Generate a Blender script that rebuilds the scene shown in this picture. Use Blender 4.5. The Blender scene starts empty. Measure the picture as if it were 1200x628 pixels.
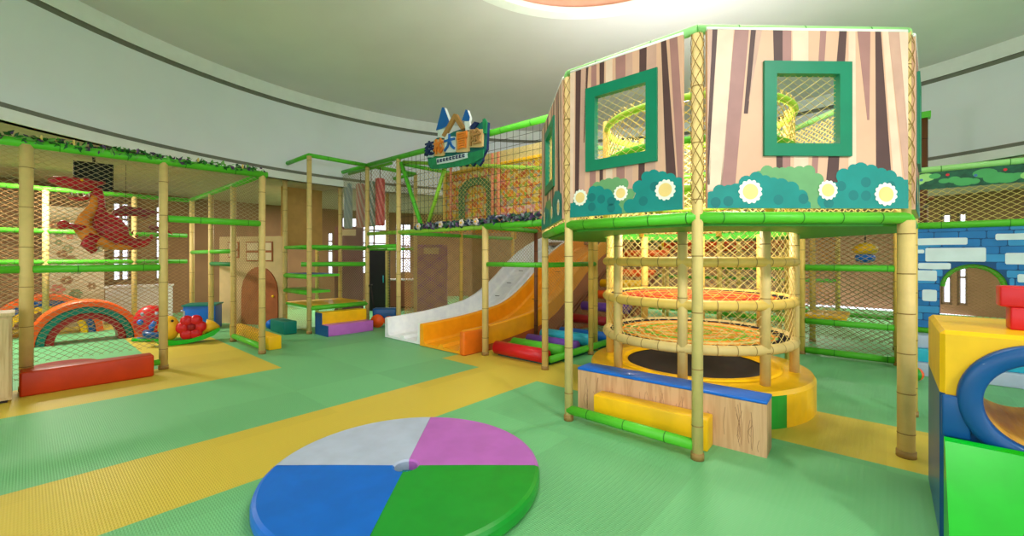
import bpy, bmesh, math, random
from math import sin, cos, pi, radians, sqrt, atan2, hypot
from mathutils import Vector, Matrix
random.seed(7)
scene = bpy.context.scene
COL = scene.collection

# ------------------------------------------------------------------ frame of the place
# the play equipment stands on a square grid turned 41.3 degrees against the room axis
CA, SA = cos(radians(41.3)), sin(radians(41.3))
PHI = -radians(41.3)
def G(a, b, z=0.0):
    return Vector((CA*a + SA*b, -SA*a + CA*b, z))
def ginv(x, y):
    return CA*x - SA*y, SA*x + CA*y

# ------------------------------------------------------------------ materials
def lin(c):
    o = []
    for v in c:
        v /= 255.0
        o.append(v/12.92 if v <= .04045 else ((v+.055)/1.055)**2.4)
    return (o[0], o[1], o[2], 1)
MATS = {}
def mat(name, rgb, rough=.5, var=.06, scale=6.0, bump=0.0, bscale=60.0, metal=0.0, coat=0.0, stretch=None, rgb2=None):
    if name in MATS: return MATS[name]
    m = bpy.data.materials.new(name); m.use_nodes = True
    nt = m.node_tree; N = nt.nodes; L = nt.links
    p = N['Principled BSDF']
    p.inputs['Roughness'].default_value = rough
    p.inputs['Metallic'].default_value = metal
    p.inputs['Coat Weight'].default_value = coat*.35
    p.inputs['Specular IOR Level'].default_value = .35
    tc = N.new('ShaderNodeTexCoord')
    src = tc.outputs['Object']
    if stretch:
        mp = N.new('ShaderNodeMapping'); mp.inputs['Scale'].default_value = stretch
        L.new(src, mp.inputs['Vector']); src = mp.outputs['Vector']
    nz = N.new('ShaderNodeTexNoise'); nz.inputs['Scale'].default_value = scale
    nz.inputs['Detail'].default_value = 3
    L.new(src, nz.inputs['Vector'])
    cr = N.new('ShaderNodeValToRGB')
    c = lin(rgb)
    if rgb2 is None:
        lo = tuple(max(0, x*(1-var)) for x in c[:3]) + (1,)
        hi = tuple(min(1, x*(1+var)) for x in c[:3]) + (1,)
    else:
        lo, hi = c, lin(rgb2)
    cr.color_ramp.elements[0].color = lo; cr.color_ramp.elements[0].position = .35
    cr.color_ramp.elements[1].color = hi; cr.color_ramp.elements[1].position = .65
    L.new(nz.outputs['Fac'], cr.inputs['Fac']); L.new(cr.outputs['Color'], p.inputs['Base Color'])
    if bump > 0:
        n2 = N.new('ShaderNodeTexNoise'); n2.inputs['Scale'].default_value = bscale
        L.new(src, n2.inputs['Vector'])
        b = N.new('ShaderNodeBump'); b.inputs['Strength'].default_value = bump; b.inputs['Distance'].default_value = .01
        L.new(n2.outputs['Fac'], b.inputs['Height']); L.new(b.outputs['Normal'], p.inputs['Normal'])
    MATS[name] = m
    return m

def floor_mat(name, rgb, var):
    m = bpy.data.materials.new(name); m.use_nodes = True
    nt = m.node_tree; N = nt.nodes; L = nt.links
    p = N['Principled BSDF']; p.inputs['Roughness'].default_value = .5
    p.inputs['Specular IOR Level'].default_value = .4
    tc = N.new('ShaderNodeTexCoord')
    mp = N.new('ShaderNodeVectorMath'); mp.operation = 'FLOOR'
    L.new(tc.outputs['Object'], mp.inputs[0])
    wn = N.new('ShaderNodeTexWhiteNoise'); wn.noise_dimensions = '2D'
    L.new(mp.outputs['Vector'], wn.inputs['Vector'])
    c = lin(rgb)
    cr = N.new('ShaderNodeValToRGB')
    cr.color_ramp.elements[0].color = tuple(x*(1-var) for x in c[:3])+(1,)
    cr.color_ramp.elements[1].color = tuple(min(1, x*(1+var)) for x in c[:3])+(1,)
    L.new(wn.outputs['Value'], cr.inputs['Fac'])
    L.new(cr.outputs['Color'], p.inputs['Base Color'])
    # ribbed tatami weave of the foam mats
    hs = []
    for ax, sc in (('X', 9.0), ('Y', 22.0)):
        w = N.new('ShaderNodeTexWave'); w.wave_type = 'BANDS'; w.bands_direction = ax
        w.inputs['Scale'].default_value = sc; w.inputs['Distortion'].default_value = .3
        L.new(tc.outputs['Object'], w.inputs['Vector']); hs.append(w.outputs['Fac'])
    mu = N.new('ShaderNodeMath'); mu.operation = 'MULTIPLY'
    L.new(hs[0], mu.inputs[0]); L.new(hs[1], mu.inputs[1])
    b = N.new('ShaderNodeBump'); b.inputs['Strength'].default_value = .35; b.inputs['Distance'].default_value = .004
    L.new(mu.outputs[0], b.inputs['Height']); L.new(b.outputs['Normal'], p.inputs['Normal'])
    return m

def wood_mat(name, c1, c2, sc=(14, 14, 1.2), rough=.55):
    m = bpy.data.materials.new(name); m.use_nodes = True
    nt = m.node_tree; N = nt.nodes; L = nt.links
    p = N['Principled BSDF']; p.inputs['Roughness'].default_value = rough
    tc = N.new('ShaderNodeTexCoord')
    mp = N.new('ShaderNodeMapping'); mp.inputs['Scale'].default_value = sc
    L.new(tc.outputs['Object'], mp.inputs['Vector'])
    nz = N.new('ShaderNodeTexNoise'); nz.inputs['Scale'].default_value = 2.2; nz.inputs['Detail'].default_value = 5
    nz.inputs['Distortion'].default_value = .8
    L.new(mp.outputs['Vector'], nz.inputs['Vector'])
    cr = N.new('ShaderNodeValToRGB')
    cr.color_ramp.elements[0].color = lin(c2); cr.color_ramp.elements[0].position = .38
    cr.color_ramp.elements[1].color = lin(c1); cr.color_ramp.elements[1].position = .56
    L.new(nz.outputs['Fac'], cr.inputs['Fac']); L.new(cr.outputs['Color'], p.inputs['Base Color'])
    return m

def blotch_mat(name, cols, scale=3.0):
    m = bpy.data.materials.new(name); m.use_nodes = True
    nt = m.node_tree; N = nt.nodes; L = nt.links
    p = N['Principled BSDF']; p.inputs['Roughness'].default_value = .6
    tc = N.new('ShaderNodeTexCoord')
    v = N.new('ShaderNodeTexVoronoi'); v.inputs['Scale'].default_value = scale
    L.new(tc.outputs['Object'], v.inputs['Vector'])
    sp = N.new('ShaderNodeSeparateColor'); L.new(v.outputs['Color'], sp.inputs[0])
    cr = N.new('ShaderNodeValToRGB'); cr.color_ramp.interpolation = 'CONSTANT'
    E = cr.color_ramp.elements
    while len(E) < len(cols): E.new(.5)
    for i, c in enumerate(cols):
        E[i].position = i/len(cols); E[i].color = lin(c)
    L.new(sp.outputs[0], cr.inputs['Fac']); L.new(cr.outputs['Color'], p.inputs['Base Color'])
    return m

def stripe_mat(name, c1, c2, freq=26, twist=1.0):
    """spiral stripes printed on a hanging bag (object z axis)"""
    m = bpy.data.materials.new(name); m.use_nodes = True
    nt = m.node_tree; N = nt.nodes; L = nt.links
    p = N['Principled BSDF']; p.inputs['Roughness'].default_value = .45
    tc = N.new('ShaderNodeTexCoord')
    mp = N.new('ShaderNodeMapping'); mp.inputs['Rotation'].default_value = (0, radians(14), 0)
    L.new(tc.outputs['Object'], mp.inputs['Vector'])
    w = N.new('ShaderNodeTexWave'); w.bands_direction = 'X'; w.inputs['Scale'].default_value = freq/6.28
    L.new(mp.outputs['Vector'], w.inputs['Vector'])
    cr = N.new('ShaderNodeValToRGB'); cr.color_ramp.interpolation = 'CONSTANT'
    cr.color_ramp.elements[0].color = lin(c1); cr.color_ramp.elements[1].color = lin(c2); cr.color_ramp.elements[1].position = .5
    L.new(w.outputs['Fac'], cr.inputs['Fac']); L.new(cr.outputs['Color'], p.inputs['Base Color'])
    return m

def glass_mat():
    m = bpy.data.materials.new('window_glass'); m.use_nodes = True
    nt = m.node_tree; N = nt.nodes; L = nt.links
    N.remove(N['Principled BSDF']); out = N['Material Output']
    t = N.new('ShaderNodeBsdfTransparent'); g = N.new('ShaderNodeBsdfGlossy'); g.inputs['Roughness'].default_value = .03
    mx = N.new('ShaderNodeMixShader'); mx.inputs['Fac'].default_value = .06
    L.new(t.outputs[0], mx.inputs[1]); L.new(g.outputs[0], mx.inputs[2]); L.new(mx.outputs[0], out.inputs['Surface'])
    return m
GLASS = glass_mat()

BAMBOO = mat('bamboo_foam', (218, 190, 120), .5, .05, 9, .15, 90)
BAMBOO_Y = mat('bamboo_foam_amber', (226, 188, 92), .5, .05, 9, .15, 90)
SEAM = mat('seam_brown', (150, 118, 62), .6)
BROWNPOST = mat('brown_post', (112, 66, 38), .5)
GREEN = mat('green_foam', (86, 190, 44), .42, .05)
GREEN_D = mat('green_foam_seam', (44, 120, 26), .5)
LIME = mat('lime_foam', (150, 205, 60), .45)
NETW = mat('net_cord_pale', (172, 156, 122), .7)
NETY = mat('net_cord_yellow', (222, 196, 118), .7)
NETB = mat('net_cord_brown', (150, 116, 72), .7)
NETO = mat('net_cord_orange', (226, 150, 50), .7)
NETK = mat('net_cord_dark', (52, 46, 40), .7)
RED = mat('red_vinyl', (205, 26, 34), .35, coat=.2)
DRED = mat('dark_red_vinyl', (150, 26, 30), .4)
ORANGE = mat('orange_vinyl', (240, 92, 24), .4, coat=.1)
ORANGEP = mat('orange_plastic', (252, 166, 24), .3, coat=.3)
YELLOW = mat('yellow_vinyl', (246, 190, 14), .38, coat=.15)
BLUE = mat('blue_vinyl', (0, 104, 208), .38, coat=.2)
NAVY = mat('deep_blue_vinyl', (6, 78, 140), .36, coat=.3)
TEAL = mat('teal_vinyl', (0, 118, 104), .42)
CYAN = mat('cyan_vinyl', (44, 176, 204), .4)
PURPLE = mat('purple_vinyl', (104, 62, 160), .42)
PINK = mat('pink_vinyl', (186, 104, 194), .36, coat=.2)
WHITE = mat('white_vinyl', (180, 192, 216), .35, coat=.2)
GVINYL = mat('leaf_green_vinyl', (24, 150, 44), .34, coat=.3)
BGREEN = mat('bright_green_vinyl', (0, 184, 24), .3, coat=.4)
WPLASTIC = mat('white_plastic', (246, 248, 253), .3, coat=.3)
DARK = mat('dark_rubber', (40, 34, 30), .7)
BLACKW = mat('black_mesh', (24, 24, 26), .7)
WOOD = wood_mat('wood_grain', (216, 172, 128), (200, 152, 108), (9, 9, .8))
WOODP = wood_mat('pale_wood', (206, 180, 132), (190, 162, 112))
WOODLINE = mat('wood_line', (150, 108, 74), .6)

# ------------------------------------------------------------------ mesh builder
class MB:
    def __init__(s): s.v = []; s.f = []; s.m = []; s.s = []; s.mats = []
    def mi(s, m):
        if m not in s.mats: s.mats.append(m)
        return s.mats.index(m)
    def add(s, vs, fs, m, smooth=False):
        o = len(s.v); k = s.mi(m)
        s.v += [tuple(v) for v in vs]
        for f in fs:
            s.f.append(tuple(i+o for i in f)); s.m.append(k); s.s.append(smooth)
    def box(s, x0, x1, y0, y1, z0, z1, m, top=None, bev=0.0):
        if bev > 0: return s.rbox(x0, x1, y0, y1, z0, z1, m, bev, top)
        v = [(x0,y0,z0),(x1,y0,z0),(x1,y1,z0),(x0,y1,z0),(x0,y0,z1),(x1,y0,z1),(x1,y1,z1),(x0,y1,z1)]
        s.add(v, [(0,3,2,1),(0,1,5,4),(1,2,6,5),(2,3,7,6),(3,0,4,7)], m)
        s.add(v, [(4,5,6,7)], top or m)
    def rbox(s, x0, x1, y0, y1, z0, z1, m, r, top=None):
        """box with rounded edges (soft foam block)"""
        bm = bmesh.new()
        bmesh.ops.create_cube(bm, size=1)
        bm.transform(Matrix.Translation(((x0+x1)/2, (y0+y1)/2, (z0+z1)/2)) @ Matrix.Diagonal((abs(x1-x0), abs(y1-y0), abs(z1-z0), 1)))
        bmesh.ops.bevel(bm, geom=bm.edges[:], offset=r, segments=3, profile=.5, affect='EDGES')
        bm.verts.index_update(); bm.normal_update()
        vs = [v.co.copy() for v in bm.verts]
        a = [tuple(v.index for v in f.verts) for f in bm.faces if not (top and f.normal.z > .6)]
        b = [tuple(v.index for v in f.verts) for f in bm.faces if (top and f.normal.z > .6)]
        s.add(vs, a, m, True)
        if b: s.add(vs, b, top, True)
        bm.free()
    def tube(s, pts, r, m, seg=12, caps=True, closed=False, smooth=True, ref=None):
        P = [Vector(p) for p in pts]; n = len(P)
        R = r if isinstance(r, (list, tuple)) else [r]*n
        vs = []; fs = []
        up = None
        for i in range(n):
            if closed: d = P[(i+1) % n]-P[i-1]
            else: d = P[min(i+1, n-1)]-P[max(i-1, 0)]
            d.normalize()
            if up is None:
                up = Vector(ref) if ref else (Vector((0,0,1)) if abs(d.z) < .9 else Vector((1,0,0)))
            up = (up - d*up.dot(d))
            if up.length < 1e-6: up = d.orthogonal()
            up.normalize(); w = d.cross(up)
            for k in range(seg):
                t = 2*pi*k/seg
                vs.append(P[i] + (up*cos(t) + w*sin(t))*R[i])
        nn = n if closed else n-1
        for i in range(nn):
            a = i*seg; b = ((i+1) % n)*seg
            for k in range(seg):
                k2 = (k+1) % seg
                fs.append((a+k, a+k2, b+k2, b+k))
        if caps and not closed:
            fs.append(tuple(range(seg-1, -1, -1))); fs.append(tuple((n-1)*seg+k for k in range(seg)))
        s.add(vs, fs, m, smooth)
    def seamtube(s, p0, p1, r, m, seam, step=.42, seg=14, first=None):
        """foam sleeve with dark seam rings"""
        p0 = Vector(p0); p1 = Vector(p1); L = (p1-p0).length; d = (p1-p0)/L
        s.tube([p0, p1], r, m, seg)
        t = first if first is not None else step*.6
        while t < L-.04:
            s.tube([p0+d*(t-.004), p0+d*(t+.004)], r+.0015, seam, seg, caps=False)
            t += step
    def ball(s, c, rad, m, nu=16, nv=10):
        rx, ry, rz = rad if isinstance(rad, (list, tuple)) else (rad,)*3
        vs = [(c[0], c[1], c[2]+rz)]; fs = []
        for j in range(1, nv):
            ph = pi*j/nv
            for i in range(nu):
                th = 2*pi*i/nu
                vs.append((c[0]+rx*sin(ph)*cos(th), c[1]+ry*sin(ph)*sin(th), c[2]+rz*cos(ph)))
        vs.append((c[0], c[1], c[2]-rz))
        for i in range(nu): fs.append((0, 1+i, 1+(i+1) % nu))
        for j in range(nv-2):
            a = 1+j*nu; b = a+nu
            for i in range(nu): fs.append((a+i, b+i, b+(i+1) % nu, a+(i+1) % nu))
        a = 1+(nv-2)*nu; last = len(vs)-1
        for i in range(nu): fs.append((a+i, last, a+(i+1) % nu))
        s.add(vs, fs, m, True)
    def lathe(s, prof, m, c=(0,0,0), seg=48, smooth=True, a0=0, a1=2*pi, mats=None):
        full = abs(a1-a0-2*pi) < 1e-6
        n = seg if full else seg+1
        vs = []
        for (r, z) in prof:
            for k in range(n):
                t = a0+(a1-a0)*k/seg
                vs.append((c[0]+r*cos(t), c[1]+r*sin(t), c[2]+z))
        for j in range(len(prof)-1):
            fs = []
            for k in range(seg):
                k2 = (k+1) % n
                fs.append((j*n+k, j*n+k2, (j+1)*n+k2, (j+1)*n+k))
            s.add(vs, fs, mats[j] if mats else m, smooth)
    def prism(s, pts, m, axis_o, ux, uy, un, th, side=None):
        """extrude polygon (2D pts) : origin + x*ux + y*uy, thickness th along un"""
        o = Vector(axis_o); ux = Vector(ux); uy = Vector(uy); un = Vector(un)
        n = len(pts)
        f = [o+ux*p[0]+uy*p[1]+un*th for p in pts]; b = [o+ux*p[0]+uy*p[1] for p in pts]
        s.add(f+b, [tuple(range(n)), tuple(range(2*n-1, n-1, -1))], m)
        s.add(f+b, [(i, i+n, (i+1) % n+n, (i+1) % n) for i in range(n)], side or m)
    def strand(s, P, nrm, r, m):
        vs = []; fs = []
        n = len(P)
        for i in range(n):
            d = (P[min(i+1, n-1)]-P[max(i-1, 0)]).normalized()
            N = nrm[i]; p = d.cross(N)
            vs += [P[i]+N*r, P[i]-N*(r*.5)+p*(r*.87), P[i]-N*(r*.5)-p*(r*.87)]
        for i in range(n-1):
            for k in range(3):
                fs.append((i*3+k, i*3+(k+1) % 3, i*3+3+(k+1) % 3, i*3+3+k))
        s.add(vs, fs, m)
    def net(s, W, H, fmap, fn, m, cw=.09, ch=.058, r=.0029, sub=1, square=False, clip=None):
        """diamond net over a W x H sheet mapped by fmap(x,z) with normals fn(x)"""
        k = ch/cw
        segs = []
        if square:
            x = cw
            while x < W-.01: segs.append(((x, 0), (x, H))); x += cw
            z = ch
            while z < H-.01: segs.append(((0, z), (W, z))); z += ch
        else:
            for sg in (1, -1):
                c = (-W*k if sg > 0 else 0) + ch*.5
                cend = H if sg > 0 else H+W*k
                while c < cend:
                    # z = sg*k*x + c
                    xs = sorted(((0-c)/(sg*k), (H-c)/(sg*k)))
                    xa = max(0, xs[0]); xb = min(W, xs[1])
                    if xb-xa > .01: segs.append(((xa, sg*k*xa+c), (xb, sg*k*xb+c)))
                    c += ch
        for (a, b) in segs:
            pts = [(a[0]+(b[0]-a[0])*i/sub, a[1]+(b[1]-a[1])*i/sub) for i in range(sub+1)]
            if clip:
                pts = [p for p in pts if clip(*p)]
                if len(pts) < 2: continue
            s.strand([Vector(fmap(*p)) for p in pts], [Vector(fn(p[0], p[1])) for p in pts], r, m)
    def flatnet(s, p0, p1, z0, z1, m, **kw):
        p0 = Vector((p0[0], p0[1], 0)); p1 = Vector((p1[0], p1[1], 0)); L = (p1-p0).length; d = (p1-p0)/L
        nn = Vector((d.y, -d.x, 0))
        s.net(L, z1-z0, lambda x, z: p0+d*x+Vector((0,0,z0+z)), lambda x, z: nn, m, **kw)
    def build(s, name, parent=None, shade=True, label=None):
        me = bpy.data.meshes.new(name)
        me.from_pydata(s.v, [], s.f)
        for m in s.mats: me.materials.append(m)
        me.polygons.foreach_set('material_index', s.m)
        me.polygons.foreach_set('use_smooth', s.s)
        me.update()
        o = bpy.data.objects.new(name, me); COL.objects.link(o)
        if parent: o.parent = parent
        if label: o['label'] = label
        return o

def empty(name, label, cat, loc=(0,0,0), rz=0.0, group=None):
    o = bpy.data.objects.new(name, None); COL.objects.link(o)
    o.location = loc; o.rotation_euler = (0, 0, rz); o.empty_display_size = .1
    o['label'] = label; o['category'] = cat
    if group: o['group'] = group
    return o
def tag(o, label, cat, group=None):
    o['label'] = label; o['category'] = cat
    if group: o['group'] = group
    return o
def place(o, loc, rz=0): o.location = loc; o.rotation_euler = (0, 0, rz); return o
def structure(o): o['kind'] = 'structure'; return o

def post(root, x, y, z1, r=.046, z0=0.0, m=None, seam=None, step=.45, name='post', label=None):
    b = MB(); b.seamtube((x, y, z0), (x, y, z1), r, m or BAMBOO, seam or SEAM, step)
    if z0 == 0: b.tube([(x, y, 0), (x, y, .05)], r+.007, seam or SEAM, 14)
    return b.build(name, root, label=label)
def rail(root, p0, p1, r=.045, m=None, seam=None, name='rail', step=.6, label=None):
    b = MB(); b.seamtube(p0, p1, r, m or GREEN, seam or GREEN_D, step)
    return b.build(name, root, label=label)
def netpart(root, p0, p1, z0, z1, m, name='net', label=None, **kw):
    b = MB(); b.flatnet(p0, p1, z0, z1, m, **kw); return b.build(name, root, label=label)

def leaf_garland(root, p0, p1, n, cols, spread=.06, size=.05, name='garland'):
    """one strand of artificial leaves wound along a rail"""
    p0 = Vector(p0); p1 = Vector(p1); b = MB()
    for i in range(n):
        t = random.random(); an = random.uniform(-.4, pi+.4)
        d = (p1-p0).normalized(); side = d.cross(Vector((0,0,1))).normalized()
        q = p0.lerp(p1, t) + side*cos(an)*spread*random.uniform(.7, 1.25) + Vector((0,0,1))*sin(an)*spread*random.uniform(.7, 1.3)
        ax = Vector((random.uniform(-1,1), random.uniform(-1,1), random.uniform(-.5,1))).normalized()
        w = ax.orthogonal().normalized(); n2 = ax.cross(w); s = size*random.uniform(.6, 1.2)
        vs = [q-ax*s, q+w*s*.5+n2*s*.12, q+ax*s, q-w*s*.5+n2*s*.12, q-n2*s*.02]
        b.add(vs, [(0,1,4),(1,2,4),(2,3,4),(3,0,4)], random.choice(cols))
    o = b.build(name, root)
    return o
def blossom(root, c, r, m, mc, name='flower'):
    b = MB()
    for k in range(5):
        t = 2*pi*k/5
        b.ball((c[0]+r*.6*cos(t), c[1]-r*.15, c[2]+r*.6*sin(t)), (r*.5, r*.3, r*.5), m, 8, 5)
    b.ball((c[0], c[1]-r*.3, c[2]), r*.33, mc, 8, 5)
    return b.build(name, root)

# ------------------------------------------------------------------ the room
CX, CY, RD, ZC, ZL, RO = 1.2, 4.8, 7.4, 5.1, 3.17, 12.4
def ring_pts(r, n=96): return [(CX+r*cos(2*pi*k/n), CY+r*sin(2*pi*k/n)) for k in range(n)]

# floor of interlocking one metre foam mats (object axes = mat grid)
FG = floor_mat('mat_green', (112, 186, 126), .07)
FY = floor_mat('mat_yellow', (210, 186, 68), .05)
b = MB()
def zone(a, bb):
    # cell centres
    if 4.1 < bb < 5.1 and -5.0 < a < 9: return FY
    if -4.2 < a < -3.2 and bb < 4.1: return FY
    if -7.2 < a < -6.2 and bb < 2.3: return FY
    if a < -7.2 and 1.2 < bb < 2.3: return FY
    if a < -7.2 and -.9 < bb < 1.2 and a > -7.4: return FY
    if a < -12 and bb < 2.3: return FY
    return FG
As = sorted(set([-16.2+i for i in range(33)]+[-5.0, -7.4]))
Bs = sorted(set([-11.9+i for i in range(29)]+[1.2, 2.3, -.9]))
for i in range(len(As)-1):
    for j in range(len(Bs)-1):
        x0, x1, y0, y1 = As[i], As[i+1], Bs[j], Bs[j+1]
        b.add([(x0,y0,0),(x1,y0,0),(x1,y1,0),(x0,y1,0)], [(0,1,2,3)], zone((x0+x1)/2, (y0+y1)/2))
fl = structure(b.build('floor')); fl.rotation_euler = (0, 0, PHI)

PLASTER = mat('drum_plaster', (240, 243, 253), .85, .01, 1.5)
CEILP = mat('ceiling_plaster', (222, 218, 222), .85, .03, .8)
TRIMW = mat('trim_white', (244, 246, 246), .7, .02)
TRIMD = mat('trim_dark_gap', (128, 128, 118), .8)  # flat dark colour for the line along cornice and lower band
LOWC = mat('low_ceiling_paint', (186, 168, 146), .85)
WALLC = mat('wall_tan', (132, 98, 68), .85, .08, 2)
PINKD = mat('dome_pink', (232, 178, 158), .8)

OX, OY, OR = .92, 4.28, 1.92
N = 96
b = MB()
o1 = ring_pts(RD+.15, N); i1 = [(OX+OR*cos(2*pi*k/N), OY+OR*sin(2*pi*k/N)) for k in range(N)]
vs = [(x, y, ZC) for x, y in o1]+[(x, y, ZC) for x, y in i1]
b.add(vs, [(k, k+N, (k+1) % N+N, (k+1) % N) for k in range(N)], CEILP)
structure(b.build('ceiling'))
b = MB()
b.lathe([(OR, 0), (OR, .55), (OR*.8, .85), (OR*.4, 1.0), (.001, 1.04)], PINKD, (OX, OY, ZC), 64)
structure(b.build('ceiling_dome'))
b = MB()
b.lathe([(OR-.02, .03), (OR-.02, -.05), (OR+.16, -.05), (OR+.2, 0)], TRIMW, (OX, OY, ZC), 96, smooth=False)
structure(b.build('trim_1'))
b = MB()
b.lathe([(RD, ZL), (RD, ZC)], PLASTER, (CX, CY, 0), 128)
structure(b.build('wall_drum'))
b = MB()   # cornice between ceiling and drum
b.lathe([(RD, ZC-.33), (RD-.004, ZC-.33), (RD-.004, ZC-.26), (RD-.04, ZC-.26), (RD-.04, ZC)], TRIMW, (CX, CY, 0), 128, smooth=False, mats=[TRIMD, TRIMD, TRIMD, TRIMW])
structure(b.build('trim_2'))
b = MB()   # lower edge band of the drum
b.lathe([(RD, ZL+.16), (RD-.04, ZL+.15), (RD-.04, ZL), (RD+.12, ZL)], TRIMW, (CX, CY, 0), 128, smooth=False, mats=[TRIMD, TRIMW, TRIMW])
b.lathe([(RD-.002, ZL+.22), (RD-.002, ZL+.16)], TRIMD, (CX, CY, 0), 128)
structure(b.build('trim_3'))
b = MB()   # low ceiling of the surrounding ring
o1 = ring_pts(RO+.3, N); i1 = ring_pts(RD, N)
vs = [(x, y, ZL) for x, y in i1]+[(x, y, ZL) for x, y in o1]
b.add(vs, [(k, k+N, (k+1) % N+N, (k+1) % N) for k in range(N)], LOWC)
structure(b.build('ceiling_low'))

# outer wall in flat bays, some with windows
NW = 40
FRAMEM = mat('window_frame_paint', (120, 96, 74), .5)
b = MB(); wn = 0
def bay_dir(k): return 2*pi*k/NW
OPEN = {16: [(.42,.53,.9,2.9),(.78,.97,.9,2.9)], 17: [(.53,.62,.9,2.8)], 13: [(.05,.92,.9,2.95)], 12: [(.64,.96,.9,2.8)],
        14: [(.04,.16,.9,2.4)], 3: [(.4,.5,.25,2.7),(.55,.66,.25,2.7)], 2: [(.7,.9,.7,2.6)]}
for k in range(NW):
    t0, t1 = 2*pi*k/NW, 2*pi*(k+1)/NW
    p0 = Vector((CX+RO*cos(t0), CY+RO*sin(t0), 0)); p1 = Vector((CX+RO*cos(t1), CY+RO*sin(t1), 0))
    L = (p1-p0).length; d = (p1-p0)/L; n = Vector((d.y, -d.x, 0))
    rot = Matrix(((d.x, n.x, 0), (d.y, n.y, 0), (0, 0, 1)))
    def wbox(x0, x1, z0, z1, m=WALLC, y0=0, y1=.2):
        tb = MB(); tb.box(x0, x1, y0, y1, z0, z1, m)
        vv = [p0+rot @ Vector(v) for v in tb.v]
        b.add(vv, [(0,3,2,1),(0,1,5,4),(1,2,6,5),(2,3,7,6),(3,0,4,7),(4,5,6,7)], m)
    mid = (p0+p1)/2
    glazed_front = mid.y < -1.0            # the glazed front of the hall lies behind the viewer
    if glazed_front:
        wbox(0, .12, 0, ZL); wbox(L-.12, L, 0, ZL); wbox(.12, L-.12, 0, .1); wbox(.12, L-.12, 2.95, ZL)
        continue
    if k not in OPEN:
        wbox(0, L, 0, ZL); continue
    xprev = 0
    for (f0, f1, z0, z1) in OPEN[k]:
        x0, x1 = f0*L, f1*L
        wbox(xprev, x0, 0, ZL); wbox(x0, x1, 0, z0); wbox(x0, x1, z1, ZL); xprev = x1
        wn += 1
        w = MB(); xm = (x0+x1)/2; n_m = 2 if x1-x0 > .8 else 1
        bars = [(x0, x0+.05, z0, z1), (x1-.05, x1, z0, z1), (x0, x1, z0, z0+.06), (x0, x1, z1-.06, z1)]
        bars += [(x0, x1, z0+(z1-z0)*q-.025, z0+(z1-z0)*q+.025) for q in (.3, .55, .78)]
        if x1-x0 > .35: bars += [(x0+(x1-x0)*q/(n_m+1)-.025, x0+(x1-x0)*q/(n_m+1)+.025, z0, z1) for q in range(1, n_m+1)]
        for (a0, a1, c0, c1) in bars: w.box(a0, a1, .04, .12, c0, c1, FRAMEM)
        fr = structure(w.build('window_%d' % wn))
        fr.matrix_world = Matrix.Translation(p0) @ rot.to_4x4()
        g = MB(); g.add([(x0, .08, z0), (x1, .08, z0), (x1, .08, z1), (x0, .08, z1)], [(0,1,2,3)], GLASS)
        g.build('pane', fr)
    wbox(xprev, L, 0, ZL)
structure(b.build('wall_back'))

# ------------------------------------------------------------------ left net cage
cage = empty('net_enclosure', 'bamboo-post net cage with red dragon inside and ivy on its top rail', 'play structure', G(-7.33, 1.2), PHI)
A0 = -7.33
def lc(a, b_): return (a-A0, b_-1.2)
for (a, bb, r) in ((-7.33, 0, .058), (-7.33, 1.22, .049), (-7.33, 2.43, .047), (-7.33, -1.22, .05)):
    x, y = lc(a, bb); post(cage, x, y, 2.78, r)
for (a, bb) in ((-8.8, 2.45), (-10.2, 2.45), (-11.7, 2.45), (-11.9, .24), (-11.9, 1.5), (-11.9, -1.1)):
    x, y = lc(a, bb); post(cage, x, y, 2.78, .047)
def crail(a0, b0, a1, b1, z, r=.045, m=None): 
    p = lc(a0, b0); q = lc(a1, b1); return rail(cage, (p[0], p[1], z), (q[0], q[1], z), r, m)
crail(-7.33, -1.3, -7.33, 2.5, 2.8, .052)
crail(-7.33, 2.45, -11.9, 2.45, 2.8, .045)
crail(-11.9, -1.2, -11.9, 2.45, 2.8, .045)
for z in (1.37,):
    crail(-7.33, -1.18, -7.33, -.05, z); crail(-7.33, .05, -7.33, 1.18, z)
crail(-7.33, 1.27, -7.33, 2.4, 2.03, .046)
crail(-7.33, .05, -7.33, 1.18, .1, .04)
crail(-7.4, 2.45, -8.76, 2.45, .1, .045); crail(-8.84, 2.45, -11.7, 2.45, 1.62, .04)
crail(-11.9, -1.1, -11.9, 2.4, 2.0, .045); crail(-11.9, -1.1, -11.9, 2.4, 1.42, .045)
crail(-8.84, 2.45, -10.16, 2.45, 1.38, .04, mat('dark_green_foam', (40, 130, 70), .5))
x, y = lc(-7.33, 0)
for (b0, b1, z0, z1, nm) in ((-1.18, -.05, .12, 2.75, NETW), (.05, 1.18, .3, 2.75, NETW), (1.27, 2.38, 2.05, 2.76, NETW)):
    netpart(cage, lc(-7.33, b0), lc(-7.33, b1), z0, z1, nm)
netpart(cage, lc(-7.38, 2.45), lc(-8.75, 2.45), .15, 2.75, NETB)
netpart(cage, lc(-8.85, 2.45), lc(-10.15, 2.45), 1.4, 2.75, NETB, cw=.1, ch=.06)
netpart(cage, lc(-11.9, -1.1), lc(-11.9, 2.4), .1, 2.75, NETB, cw=.12, ch=.08, r=.005)
LEAF = [mat('ivy_dark', (28, 84, 38), .5), mat('ivy_mid', (52, 130, 52), .5), mat('ivy_light', (110, 170, 80), .5), mat('ivy_purple', (84, 58, 96), .5)]
p = lc(-7.33, -1.2); q = lc(-7.33, 2.45)
leaf_garland(cage, (p[0], p[1], 2.82), (q[0], q[1], 2.82), 520, LEAF, .06, .045, 'ivy_garland')
for i, bb in enumerate((-.35, .12, .38, .95, 1.6, 2.15)):
    x, y = lc(-7.27, bb); blossom(cage, (x, y-.0, 2.87), .032, mat('cream_petal', (236, 204, 120), .5) if i % 3 else mat('mauve_petal', (120, 80, 140), .5), YELLOW)

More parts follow.
